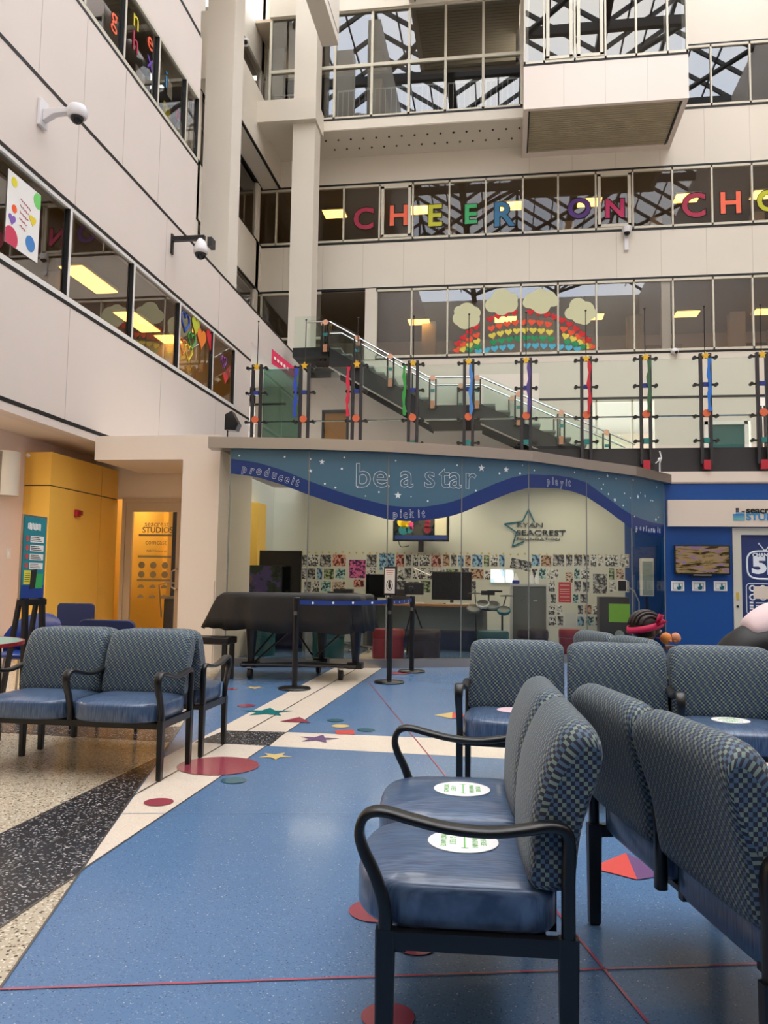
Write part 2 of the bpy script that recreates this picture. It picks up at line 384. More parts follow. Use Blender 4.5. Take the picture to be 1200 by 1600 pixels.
# ---- recessed wall beyond the left wall end, columns
YB = 25.0
rc = MB(); rc.mi = 0
for z0, z1 in ((7.55, 8.18), (10.45, 12.05), (14.0, 15.85), (17.8, 22)): rc.box(-8.15, -7.95, 14.4, YB, z0, z1)
for y in (14.5, 19.4, 24.6): rc.box(-8.1, -7.95, y-.15, y+.15, 7.55, 22)
rc.box(-8.15, -7.35, 19.0, YB, 14.0, 15.85)
rc.mi = 1
for z in (8.2, 10.48, 12.05, 14.0, 15.85): rc.box(-8.0, -7.94, 14.4, YB, z-.03, z+.03)
rc.box(-7.4, -7.34, 19.0, YB, 13.98, 14.04)
rc.mi = 2; rc.box(-8.15, XL-TH, 14.4, YB, 7.35, 7.52)
rc.mi = 3
for y in (16.0, 17.6, 21.0, 22.6): rc.box(-8.05, -7.96, y-.03, y+.03, 8.2, 10.45); rc.box(-8.05, -7.96, y-.03, y+.03, 12.05, 14.0); rc.box(-8.05, -7.96, y-.03, y+.03, 15.85, 17.8)
struct(rc.build('wall_recess', ['bwall', 'black', 'bwall', 'frame']))
r = struct(thing('window_3', 'windows of the recessed side wall', None)); g = MB()
for z0, z1 in ((8.18, 10.45), (12.05, 14.0), (15.85, 17.8)): g.face([(-8.02, 14.4, z0), (-8.02, YB, z0), (-8.02, YB, z1), (-8.02, 14.4, z1)])
g.build('glass', 'glass', r, normals=False)
g = MB(); g.box(-11.2, -11, 14, 31, 7.5, 22); g.mi = 1; g.box(-11, -8.15, 14, YB, 18, 18.1)
for z in (8.1, 12.0, 15.8): g.box(-11, -8.15, 14, YB, z-.15, z)
g.build('room', ['room', 'roomd'], r)
for k, (x, y, z0, wd) in enumerate(((-6.30, 16.75, 7.53, .64), (-5.96, 22.9, 0, .68))):
    c = MB(); c.box(x-wd/2, x+wd/2, y-wd/2, y+wd/2, z0, 22)
    struct(c.build('column', 'bwall'), ('square cream column rising beside the left wall end', 'square cream column rising behind the stair landing')[k])

# ---- back wall with its three window bands
def bx_(px, py=500): return aty(px, py, YB).x
bw = MB(); XR = 9.5
def slabB(x0, x1, z0, z1, mi=0): bw.mi = mi; bw.box(x0, x1, YB, YB+.25, z0, z1)
slabB(-8, XR, 6.8, 8.17); slabB(-8, XR, 10.5, 12.03); slabB(-8, XR, 14.02, 15.0); slabB(.3, XR, 15.0, 15.82); slabB(.3, XR, 17.85, 22)
slabB(-8, -7.36, 15.0, 22); 
slabB(bx_(1021), bx_(1100), 3.87, 6.8); slabB(bx_(1170), bx_(1180), 3.87, 6.8); slabB(-8, -5.0, 3.87, 6.8); slabB(-5.0, bx_(925), 3.87, 6.8); slabB(bx_(1100), bx_(1170), 6.05, 6.8)
bw.mi = 1
for x0, z in ((-8, 6.8), (-4.1, 8.19), (-8, 10.5), (-8, 12.04), (-8, 14.0)): bw.box(x0, XR, YB-.01, YB+.1, z-.035, z+.035)
bw.box(.3, XR, YB-.01, YB+.1, 15.8, 15.86); bw.box(.3, XR, YB-.01, YB+.1, 17.84, 17.9)
bw.mi = 2
for k in range(13):
    x = -7.2+k*1.32
    bw.box(x, x+.012, YB-.002, YB, 10.54, 12.0)
    if k > 5: bw.box(x, x+.012, YB-.002, YB, 14.05, 15.77)
bw.mi = 3                                                # grey grille and posts
for k in range(9): bw.box(bx_(1180)+k*.09, bx_(1180)+k*.09+.04, YB, YB+.05, 3.87, 6.5)
bw.mi = 0
bw.box(-4.45, -4.1, YB-.03, YB+.2, 8.18, 10.5); bw.box(bx_(1052)-.32, bx_(1052)-.06, YB+.1, YB+.3, 8.18, 10.5)
struct(bw.build('wall_back', ['bwall', 'black', 'seam', 'darkm']))
def ribbonB(idx, x0, x1, z0, z1, muls, label, Y=YB, gm='glass', ops=(), wd=.05):
    r = struct(thing('window_%d' % idx, label, None)); f = MB()
    f.box(x0, x1, Y-.02, Y+.08, z0, z0+.07); f.box(x0, x1, Y-.02, Y+.08, z1-.07, z1)
    for x in muls: f.box(x-wd/2, x+wd/2, Y-.02, Y+.1, z0, z1)
    for a, b in ops:                                    # opening casements: a second, inner frame
        f.box(a+.06, a+.15, Y-.04, Y+.06, z0+.1, z1-.1); f.box(b-.15, b-.06, Y-.04, Y+.06, z0+.1, z1-.1)
        f.box(a+.06, b-.06, Y-.04, Y+.06, z0+.08, z0+.17); f.box(a+.06, b-.06, Y-.04, Y+.06, z1-.17, z1-.08)
    f.build('window_frame', 'frame', r)
    g = MB(); g.face([(x0, Y+.03, z0), (x1, Y+.03, z0), (x1, Y+.03, z1), (x0, Y+.03, z1)]); g.build('glass', gm, r, normals=False)
    return r
F3M = [bx_(p) for p in (588, 643, 699, 756, 814, 872, 932, 991, 1052, 1115, 1177)]; F3M.append(F3M[-1]+1.2)
ribbonB(4, -4.1, XR, 8.22, 10.46, F3M, 'second window band of the back wall, with the rainbow')
ribbonB(5, -8, -5.9, 8.9, 10.46, [-7.9, -6.9], 'short window of the back wall beside the corner')
F4M = [aty(p, 330, YB).x for p in (402, 432, 468, 537, 593, 645, 702, 759, 817, 872, 931, 989, 1051, 1113, 1176)]; F4M.append(F4M[-1]+1.15)
ribbonB(6, -8, XR, 12.08, 13.96, F4M, 'third window band of the back wall, with painted letters', gm='glass_soft', ops=((F4M[4], F4M[5]), (F4M[10], F4M[11])))
ribbonB(7, 5.3, XR, 15.87, 17.84, [aty(p, 120, YB).x for p in (1111, 1172, 1235)], 'top right window band of the back wall', gm='glass_hi')
# corridors behind the back wall
rb = MB(); rb.mi = 0; rb.box(-11.2, XR, 31, 31.2, 3.8, 20)
for z in (8.1, 12.0, 15.8): rb.mi = 1; rb.box(-11.2, XR, YB+.25, 31, z-.12, z)
rb.mi = 0; rb.box(XR, XR+.1, YB+.3, 31, 3.8, 20); rb.box(-11.3, -11.2, YB+.3, 31, 3.8, 20)
for z in (10.55, 14.05, 6.8, 17.9): rb.mi = 2; rb.box(-11.2, XR, YB+.25, 31, z, z+.1)
rb.mi = 0
for x in (-3.0, 1.2, 4.2, 7.6): rb.box(x, x+.5, 28.6, 29, 8.1, 10.55); rb.box(x+.8, x+1.2, 28.6, 29, 12, 14.05)
rb.mi = 3
for x in (-2.2, 2.2, 5.2, 8.2): rb.box(x, x+1.3, 30.9, 31, 8.1, 10.1); rb.box(x-.4, x+.9, 30.9, 31, 12, 13.7)
struct(rb.build('wall_corridor_back', ['room', 'roomd', 'roomc', 'roomd']))

# ---- projecting upper glass storey (left of the bay)
YG = 23.4
def gx(px, py=120): return aty(px, py, YG).x
up = MB(); up.mi = 0
up.box(-7.35, .49, YG-.02, YG+.25, 14.95, 15.25); up.box(-7.35, .49, YG-.1, YG+.3, 18.75, 19.3); up.box(-7.35, .49, YG, YB+.3, 14.93, 15.1)
up.box(gx(380, 190)-.1, gx(506, 190), 22.35, YG, 14.75, 15.42)   # beam through the column
up.mi = 1; up.box(-7.35, .49, YG-.03, YG+.2, 15.25, 15.31)
struct(up.build('trim_1', ['bwall', 'black']))
r = ribbonB(8, -7.3, .49, 15.3, 18.8, [gx(p) for p in (422, 462, 523, 581, 639, 696, 755, 815)], 'tall glazed storey with inner balustrade left of the bay', Y=YG, gm='glass_hi', wd=.075)
f = MB(); f.box(-7.3, .49, YG-.03, YG+.08, 16.93, 17.03); f.build('transom', 'frame', r)
dots = MB()
for k in range(16):
    for j in range(2):
        x = -5.6+k*.4+(j*.17); y = 23.9+j*.55
        dots.cyl((x, y, 14.9), (x, y, 14.93), .03, seg=8)
struct(dots.build('trim_2', 'darkm'))
rr = MB(); rr.mi = 0; rr.box(-8, .4, 28.5, 28.7, 15, 19.5); rr.mi = 1; rr.box(-8, .4, YG+.3, 28.5, 15.1, 15.2)
rr.mi = 0; rr.box(-4.4, -4.1, 25.5, 28.5, 15.2, 18.9); rr.mi = 3; rr.box(-6.6, -5.2, 28.4, 28.5, 15.2, 17.6); rr.box(-3.6, -2.6, 28.3, 28.5, 15.2, 17.6)
rr.mi = 2; rr.box(-3.7, -3.55, 28.2, 28.5, 15.2, 17.8); rr.box(-2.6, -2.45, 28.2, 28.5, 15.2, 17.8); rr.box(-3.7, -2.45, 28.2, 28.5, 17.65, 17.8)
rr.mi = 0; rr.box(-8, .4, YG+.3, 28.5, 18.9, 19.0)
struct(rr.build('wall_glazed_storey', ['room', 'roomd', 'frame', 'darkm']))
# slatted soffit above that storey
def slats(mb, x0, x1, y0, y1, z, n):
    mb.mi = 1; mb.box(x0, x1, y0, y1, z+.03, z+.08); mb.mi = 0; s = (y1-y0)/n
    for k in range(n): mb.box(x0, x1, y0+k*s+s*.14, y0+(k+1)*s-s*.14, z, z+.03)
s_ = MB(); x0 = gx(645, 30)
slats(s_, x0+.08, .4, 20.2, 23.25, 18.85, 22); s_.mi = 2; s_.box(x0-.1, .48, 20.0, 20.19, 18.8, 22); s_.box(x0-.1, x0+.06, 20.19, 23.28, 18.81, 22); s_.mi = 3; s_.box(x0+.06, x0+.09, 20.2, 23.3, 18.83, 18.9)
struct(s_.build('ceiling_soffit', ['soffit', 'gap', 'bwall', 'black']))
# ---- bay
YF = 22.3; BX0, BX1 = .487, 4.975
b = MB(); b.mi = 2
b.box(BX0, BX1, YF, YF+.12, 14.55, 15.82); b.box(BX0, BX0+.14, YF+.12, YB, 14.55, 22); b.box(BX1-.14, BX1, YF+.12, YB, 14.55, 22)
b.box(BX0+.14, BX1-.14, YB-.3, YB, 14.555, 14.7)
b.mi = 3; b.box(BX0-.003, BX1+.003, YF-.004, YF+.1, 15.82, 15.88); b.box(BX0+.15, BX0+.18, YF+.13, YB-.31, 14.54, 14.6); b.box(BX1-.21, BX1-.18, YF+.13, YB-.31, 14.54, 14.6)
b.mi = 4
for px in (881, 946, 1012): x = aty(px, 140, YF).x; b.box(x-.006, x+.006, YF-.002, YF, 14.56, 15.8)
slats(b, BX0+.18, BX1-.21, YF+.14, YB-.32, 14.56, 21)
b.mi = 2; b.box(BX0, BX1, YF, YF+.12, 18.6, 22)
struct(b.build('wall_bay', ['soffit', 'gap', 'wall', 'black', 'seam']))
bm_ = [aty(p, 60, YF).x for p in (850, 898, 946, 994, 1043)]
r = ribbonB(9, BX0, BX1, 15.88, 18.6, [BX0+.03]+bm_+[BX1-.03], 'window of the projecting bay', Y=YF, gm='glass_hi', ops=((bm_[0], bm_[1]), (bm_[1], bm_[2])))
g = MB(); g.box(BX0+.2, BX1-.2, 24.6, 24.7, 15.8, 18.7); g.box(BX0+.2, BX1-.2, 22.5, 24.7, 18.65, 18.7); g.build('room', 'roomd', r)
# ---- high fascia end at the upper left
pe = aty(529, 71, 20); h = MB(); h.mi = 0; h.box(pe.x-.45, pe.x, 13, 20, pe.z, 21); h.mi = 1; h.box(pe.x-.46, pe.x+.003, 12.99, 19.9, pe.z+.25, pe.z+.29)
struct(h.build('trim_3', ['bwall', 'black']))

# ---- low volume at the left: soffit, header, recess with yellow block
XW = -6.70
lo = MB(); lo.mi = 0
lo.box(XW-.2, XW, Y0, 12.5, 0, 3.14)
lo.mi = 1; lo.box(XW-.2, XL-TH-.001, Y0, 13.4, 3.141, 3.25)
lo.box(XL, -4.55, 10.95, 11.25, 2.87, 3.22); lo.box(-4.55, -4.0, 10.95, 12.45, 0, 3.22); lo.box(XL, -4.56, 11.25, 13.4, 3.15, 3.21)
lo.mi = 2; lo.box(XW, -4.5, 12.5, 12.7, 2.47, 3.15); lo.box(aty(292, 850, 12.5).x, -4.5, 12.5, 12.7, 0, 2.47); 
lo.box(XL, -4.56, 11.26, 12.49, 2.871, 2.95)
lo.mi = 1; lo.box(-4.50, -4.02, 10.93, 10.949, 0, 1.15)
struct(lo.build('wall_recess_left', ['pink', 'beige', 'beige']))
yb = MB(); yb.mi = 0
x0 = aty(40, 750, 10.5).x; yj = 11.95
for (za, zb) in ((0, 2.44), (2.455, 2.92)):
    yb.box(XW, -6.3, 10.5, yj, za, zb); yb.box(XW, -6.3, yj+.012, 12.5, za, zb)
yb.mi = 1; yb.box(XW, -6.31, 10.51, 12.49, 2.4, 2.5)
yw = struct(yb.build('wall_yellow', ['yellow', 'black']))

# ---- deck at second-floor level, pier walls under it
X16 = 16.4
dk = MB(); dk.mi = 0; dk.box(-5.6, XR, X16, X16+.25, 3.38, 3.86)
dk.mi = 1; dk.box(-5.6, XR, X16+.25, YB, 3.55, 3.84)
struct(dk.build('floor_deck', ['darkm', 'roomc']))
# wall with door under the stair
pw = MB(); pw.mi = 0; YP = 22.2
xd0, xd1 = aty(503, 660, YP).x, aty(545, 660, YP).x
pw.box(-5.5, xd0, YP, YP+.15, 3.84, 6.9); pw.box(xd1, .9, YP, YP+.15, 3.84, 6.9); pw.box(xd0, xd1, YP, YP+.15, 5.95, 6.9)
struct(pw.build('wall_under_stair', ['pinkw']))
d = struct(thing('door_1', 'wooden door in the pink wall under the stair', None)); q = MB(); q.box(xd0+.06, xd1-.06, YP+.03, YP+.09, 3.86, 5.88); q.build('door_leaf', 'dwood', d)
q = MB(); q.box(xd0, xd0+.07, YP-.02, YP+.1, 3.86, 5.95); q.box(xd1-.07, xd1, YP-.02, YP+.1, 3.86, 5.95); q.box(xd0, xd1, YP-.02, YP+.1, 5.88, 5.97); q.build('door_frame', 'darkm', d)
q = MB(); q.cyl((xd1-.15, YP-.04, 4.85), (xd1-.15, YP+.04, 4.85), .03, seg=10); q.build('door_handle', 'steel', d)
# teal door of the upper level
d = struct(thing('door_2', 'teal door with a paper notice at second-floor level', None)); xa, xb = bx_(1101, 680), bx_(1169, 680)
q = MB(); q.box(xa+.1, xb-.1, YB+.05, YB+.1, 3.86, 5.95); q.build('door_leaf', 'tealdoor', d)
q = MB(); q.box(xa, xa+.1, YB-.02, YB+.1, 3.86, 6.05); q.box(xb-.1, xb, YB-.02, YB+.1, 3.86, 6.05); q.box(xa, xb, YB-.02, YB+.1, 5.95, 6.06); q.build('door_frame', 'white', d)
q = MB(); q.box(xa+.55, xa+1.0, YB+.03, YB+.05, 4.3, 4.75); q.build('notice', 'paper', d)
# storefront glass of the upper level
r = ribbonB(10, bx_(925, 660), bx_(1021, 660), 3.87, 6.75, [bx_(932, 660), bx_(988, 660), bx_(1015, 660)], 'glass storefront at second-floor level', gm='glass')

# ---- wall behind the blue sign wall, wall above studio etc.
bk = MB(); bk.box(2.9, XR, 16.3, 16.5, 0, 3.38); bk.box(-5.6, XR, 17.4, 17.5, 3.1, 3.5)
struct(bk.build('wall_behind_sign', 'wall'))
rf = MB(); rf.mi = 0; rf.prism([(-4.0, 10.95, 3.0), (-3.7, 11.0, 3.0), (-2.7, 11.05, 3.0), (-1.6, 11.35, 3.0), (-.6, 11.8, 3.0), (.35, 12.3, 3.0), (1.3, 13.2, 3.0), (2.1, 14.0, 3.0), (2.8, 15.0, 3.0), (2.85, 16.3, 3.0), (-4.0, 16.3, 3.0)], (0, 0, .08))
struct(rf.build('ceiling_studio', 'roomc'))

# ---- enclosure: right and rear walls, glazed roof with trusses
en = MB(); en.box(XR, XR+.3, -9, YB+.3, 0, 22); struct(en.build('wall_right', 'wall'))
en = MB(); en.box(-13, XR, -9.3, -9, 0, 22); struct(en.build('wall_front', 'bwall'))
en = MB(); en.box(-5.8, XR, -9, -.6, 3.3, 4.3); struct(en.build('ceiling_overhang', 'beige'))  # unseen slab behind the camera, added to darken the near chair sides
en = MB(); en.box(-13, -9.7, -9, 31, 0, 22); struct(en.build('wall_outer_left', 'bwall'))
tr = MB(); ZR = 22.0
ys = [-8+1.65*k for k in range(21)]
gab = [(-8.2, -2.3), (-2.3, 3.6), (3.6, 9.5)]
for (a, b_) in gab:
    mx = (a+b_)/2
    for k, y in enumerate(ys):
        tr.bar((a, y, ZR), (mx, y, ZR+2.0), .10, .16); tr.bar((b_, y, ZR), (mx, y, ZR+2.0), .10, .16)
        if k % 4 == 2: tr.bar((a, y, ZR-.1), (b_, y, ZR-.1), .22, .35); tr.bar((mx, y, ZR), (mx, y, ZR+2), .12, .12)
    for t in (.33, .66): 
        for s in (a, b_): tr.bar((s+(mx-s)*t, -9, ZR+2*t), (s+(mx-s)*t, 25, ZR+2*t), .06, .08)
    tr.bar((mx, -9, ZR+2), (mx, 25, ZR+2), .14, .2); tr.bar((a, -9, ZR), (a, 25, ZR), .35, .3)
    for k in range(0, 20, 4):
        y = ys[k]; tr.tube([(a, y, ZR), (mx, y+3.3, ZR-.2), (b_, y+6.6, ZR)], .11, 6)
struct(tr.build('ceiling', 'darkm'))
# ================================================================== GLASS STUDIO FRONT
mat('film_steel', (70, 108, 128), .35); mat('film_navy', (10, 48, 112), .35); mat('film_white', (236, 240, 242), .5)
ZT = 2.95
FP = [atz(*p, ZT) for p in ((361, 704), (484, 706), (607, 710), (722, 717), (826, 724), (916, 737), (986, 746), (1037, 757))]
FX = [361, 484, 607, 722, 826, 916, 986, 1037]
def facet(px):
    i = 0
    while i < 6 and px > FX[i+1]: i += 1
    return i
def fhit(px, py, off=.012, i=None):
    if i is None: i = facet(px)
    a, b = FP[i], FP[i+1]; n = Vector((b.y-a.y, -(b.x-a.x), 0)).normalized()
    if n.y > 0: n = -n
    d = _ray(px, py); t = ((a-CAM).dot(n))/d.dot(n)
    return CAM+d*t+n*off, n, Vector((b.x-a.x, b.y-a.y, 0)).normalized()
fa = struct(thing('window_11', 'curved faceted glass front of the studio with printed blue film', None))
for i in range(7):
    a, b = FP[i], FP[i+1]; g = MB(); g.face([(a.x, a.y, .12), (b.x, b.y, .12), (b.x, b.y, ZT+.02), (a.x, a.y, ZT+.02)]); g.build('glass_pane', 'glass_clear', fa, normals=False)
g = MB()
for i, p in enumerate(FP): g.box(p.x-.007, p.x+.007, p.y-.012, p.y+.012, .1, ZT)
g.build('joint', 'grey', fa)
# steel fascia on top, kerb at the bottom
def outset(P, d, dl=0, dr=0):
    out = []
    for i, p in enumerate(P):
        a = P[max(i-1, 0)]; b = P[min(i+1, len(P)-1)]; t = (b-a).normalized(); n = Vector((t.y, -t.x, 0))
        q = p+n*d
        if i == 0: q = q-t*dl
        if i == len(P)-1: q = q+t*dr
        out.append(q)
    return out
o1 = outset(FP, .10, .30, .10); o0 = outset(FP, -.15, .30, .10)
mf = MB()
for i in range(7):
    mf.prism([(o0[i].x, o0[i].y, ZT+.02), (o1[i].x, o1[i].y, ZT+.02), (o1[i+1].x, o1[i+1].y, ZT+.02), (o0[i+1].x, o0[i+1].y, ZT+.02)], (0, 0, .155))
struct(mf.build('trim_4', 'steel'), 'brushed steel fascia along the top of the curved glass front')
k1 = outset(FP, .05); k0 = outset(FP, -.05); mf = MB()
for i in range(7):
    mf.prism([(k0[i].x, k0[i].y, 0), (k1[i].x, k1[i].y, 0), (k1[i+1].x, k1[i+1].y, 0), (k0[i+1].x, k0[i+1].y, 0)], (0, 0, .115))
struct(mf.build('baseboard_glass_front', 'steel'))
# printed film: steel-blue field above a navy wave, cut at each pane joint
WT = [(361, 717), (400, 722), (440, 734), (484, 752), (520, 765), (556, 777), (607, 790), (640, 793), (664, 792), (700, 786), (722, 778.5), (775, 755), (800, 746), (826, 741), (870, 743), (895, 747), (916, 754), (949, 778), (970, 794), (986, 804), (1010, 814), (1037, 820)]
WB = [(361, 740), (400, 745), (440, 757), (484, 774), (520, 786), (556, 798), (607, 812), (640, 815), (664, 813), (700, 808), (722, 801), (775, 779), (800, 769), (826, 762), (870, 763), (895, 768), (916, 776), (949, 798), (970, 814), (986, 825), (1010, 835), (1037, 839)]
def yat(T, x):
    for (x0, y0), (x1, y1) in zip(T, T[1:]):
        if x0 <= x <= x1: return y0+(y1-y0)*(x-x0)/(x1-x0)
    return T[-1][1]
fm = MB(); fn = MB()
for i in range(7):
    xs = [FX[i]+(FX[i+1]-FX[i])*k/8 for k in range(9)]
    for x0, x1 in zip(xs, xs[1:]):
        x0 += .0001; t0, t1 = [fhit(x, yat(WT, x), .006, i)[0] for x in (x0, x1)]; u0, u1 = [fhit(x, yat(WB, x), .006, i)[0] for x in (x0, x1)]
        fm.face([t0, t1, (t1.x, t1.y, ZT+.02), (t0.x, t0.y, ZT+.02)]); fn.face([u0, u1, t1, t0])
fm.build('film_field', 'film_steel', fa, normals=False); fn.build('film_wave', 'film_navy', fa, normals=False)
# stars and outlined words on the film
st = MB()
for px, py, r in [(374, 712, 1.5), (445, 714, 1.5), (485, 717.5, 1.4), (485, 736, 2.2), (503, 722, 3), (534, 732.5, 1.7), (538, 715, 1.5), (507.5, 756, 1.5), (524, 762, 1.6), (558.5, 761, 1.5), (592, 769, 1.5), (571, 775, 1), (618, 720, 1.3), (668, 783, 1.5), (642, 776, 1), (621.5, 774, 4), (714, 727, 1.5), (752, 731.5, 4), (780, 740, 1.6), (790.5, 734, 3.4), (812, 740, 1.6), (834, 735, 1.6), (897, 738, 1.6), (743, 766.5, 1.5), (816, 727, 1), (948.5, 743.5, 2.4), (962, 748, 1.5), (935, 748, 1), (942, 757, 1.5), (939, 764, 1.5), (950, 772, 1.8), (960, 781, 2.6), (973, 790, 1.6), (975, 771, 1.5), (984, 778, 1.5), (988.5, 750, 1.5), (996, 776, 3), (1000, 770, 1.2), (1007, 775, 2.2), (1016, 782, 1.6), (1019, 782.5, 1.8), (1025, 761, 1.8), (990.5, 807, 1.5), (1024, 812, 2.5), (1028, 808, 1.5)]:
    p, n, t = fhit(px, py, .009); s = r*11.5/F_PX
    flat(st, star_pts(s*1.5, s*.65) if r > 1.9 else circ_pts(s, 8), wallmx(p, t), .002)
st.build('printed_stars', 'film_white', fa)
def word(chars, size, line, skew=0):
    mb = MB()
    for ch, px, py, ang in chars:
        p, n, t = fhit(px, py, .010); mx = wallmx(p, t) @ Matrix.Rotation(ang, 4, 'Z') @ Matrix.Diagonal((.8 if size < .3 else 1, 1, 1, 1))
        mb.add(text_me(ch, size, outline=line, off=.004), mx)
    mb.build('lettering', 'film_white', fa)
word([('b', 567, 745, 0), ('e', 594, 745, 0), ('a', 635, 745, 0), ('s', 671, 746, 0), ('t', 694, 746, 0), ('a', 711, 747, 0), ('r', 734, 748, 0)], .47, .0034)
word([('p', 382, 733, -.15), ('r', 394, 735, -.18), ('o', 405, 736, -.2), ('d', 417, 739, -.22), ('u', 429, 742, -.25), ('c', 439, 746, -.28), ('e', 449, 749, -.3), ('i', 458, 751, -.3), ('t', 465, 754, -.3)], .16, .0024)
word([('p', 617, 804, 0), ('i', 626, 803, 0), ('c', 633, 804, 0), ('k', 642, 803, .03), ('i', 654, 803, .05), ('t', 661, 803, .05)], .155, .0024)
word([('p', 856, 752, -.02), ('l', 863, 752, 0), ('a', 869, 753, 0), ('y', 877, 755, -.05), ('i', 884, 754, -.05), ('t', 889, 755, -.05)], .155, .0024)
word([('p', 994, 825, -.1), ('e', 1000, 825, -.1), ('r', 1005, 826, -.1), ('f', 1009, 826, -.1), ('o', 1013, 828, -.1), ('r', 1017, 828, -.1), ('m', 1021, 828, -.1), ('i', 1027, 828, -.1), ('t', 1030, 829, -.1)], .13, .0022)

# ================================================================== STUDIO INTERIOR
YS = 15.6
mat('studio_wall', (214, 214, 200), .6); mat('studio_panel', (150, 164, 160), .6)
s = MB(); s.mi = 0; s.box(-4.6, 2.2, YS, YS+.15, 0, 3.0); s.box(-4.7, -4.55, 13.4, YS, 0, 3.0); s.mi = 1; s.box(2.2, 3.3, YS, YS+.15, 0, 3.0); s.box(2.84, 2.95, 14.95, YS, 0, 3.0)
s.mi = 2; s.box(aty(378, 850, 14).x, aty(402, 850, 14).x, 14.0, 14.5, 0, 2.55)
struct(s.build('wall_studio', ['studio_wall', 'blue', 'yellow']))
for n_, (x, y, L) in enumerate([(-2.7, 13.4, 1.6), (-.3, 13.6, 1.6), (1.2, 14.6, 1.2), (-1.6, 14.9, 1.6)]):
    t = thing('ceiling_light', ['long white strip light on the studio ceiling above the left desk', 'long white strip light on the studio ceiling at its centre', 'white strip light on the studio ceiling near the right corner', 'white strip light on the studio ceiling by the back wall', 'short white strip light on the studio ceiling by the left pane'][n_], 'light', (x, y, 2.995), 0, 'studio strip lights')
    q = MB(); q.box(-L/2, L/2, -.15, .15, -.05, 0); q.build('housing', 'white', t)
    q = MB(); q.box(-L/2+.02, L/2-.02, -.13, .13, -.06, -.05); q.build('diffuser', 'lampw', t)
t = thing('lighting_track', 'dark lighting track with small blue spotlights under the studio ceiling', 'lighting track', (-3.1, 12.6, 2.78))
q = MB(); q.box(-.6, .9, -.02, .02, .18, .21); q.build('rail', 'blackm', t)
for x in (-.4, 0, .4): q = MB(); q.cyl((x, 0, .2), (x+.05, -.08, .03), .045, .06, 10); q.build('spotlight', 'blue' if x else 'steel', t)

# --- picture collage on the back wall
def photo_mat(name, cols, scale, seed):
    m = bpy.data.materials.new(name); m.use_nodes = True; MATS[name] = m; n = m.node_tree; p = n.nodes['Principled BSDF']; p.inputs['Roughness'].default_value = .45
    t = n.nodes.new('ShaderNodeTexCoord'); a = n.nodes.new('ShaderNodeTexNoise'); a.inputs['Scale'].default_value = scale*1.7 if scale > 9 else scale; a.inputs['Detail'].default_value = 5; a.inputs['Distortion'].default_value = .5
    mp = n.nodes.new('ShaderNodeMapping'); mp.inputs['Location'].default_value = (seed*3.1, seed*1.7, seed)
    r = n.nodes.new('ShaderNodeValToRGB'); r.color_ramp.interpolation = 'CONSTANT'; e = r.color_ramp.elements
    e[0].position = 0; e[0].color = rgb(*cols[0]); e[1].position = .42; e[1].color = rgb(*cols[1])
    for k, c in enumerate(cols[2:]): e.new(.5+.09*k).color = rgb(*c)
    n.links.new(t.outputs['Object'], mp.inputs['Vector']); n.links.new(mp.outputs['Vector'], a.inputs['Vector']); n.links.new(a.outputs['Fac'], r.inputs['Fac']); n.links.new(r.outputs['Color'], p.inputs['Base Color'])
    return name
PM = [('dark grey', photo_mat('photo_dark_grey', [(22, 22, 24), (60, 60, 62), (150, 150, 150), (210, 206, 200)], 14, 1)), ('black and white', photo_mat('photo_black_white', [(12, 12, 14), (92, 92, 92), (226, 226, 222)], 16, 2)),
      ('blue', photo_mat('photo_blue', [(18, 34, 70), (50, 100, 150), (150, 190, 210)], 12, 3)), ('brown', photo_mat('photo_brown', [(40, 26, 20), (110, 74, 52), (196, 160, 130)], 13, 4)),
      ('pale', photo_mat('photo_pale', [(90, 90, 92), (190, 188, 182), (232, 230, 224)], 12, 5)), ('red', photo_mat('photo_red', [(50, 18, 20), (160, 40, 44), (220, 170, 150)], 13, 6)),
      ('green', photo_mat('photo_green', [(22, 36, 26), (70, 98, 64), (170, 180, 140)], 12, 7)), ('purple', photo_mat('photo_purple', [(36, 16, 50), (130, 40, 110), (214, 110, 160)], 10, 8)),
      ('tan', photo_mat('photo_tan', [(60, 44, 40), (190, 160, 136), (226, 206, 188), (40, 40, 60)], 11, 9)), ('teal', photo_mat('photo_teal', [(14, 40, 48), (50, 120, 128), (190, 214, 210)], 13, 10))]
mat('poster_red', (196, 50, 58), .5); mat('poster_white', (206, 208, 206), .6); mat('photo_border', (222, 220, 212), .6); mat('sheet_green', (128, 196, 48), .6); mat('gold', (206, 170, 60), .4)
pic_n = {}
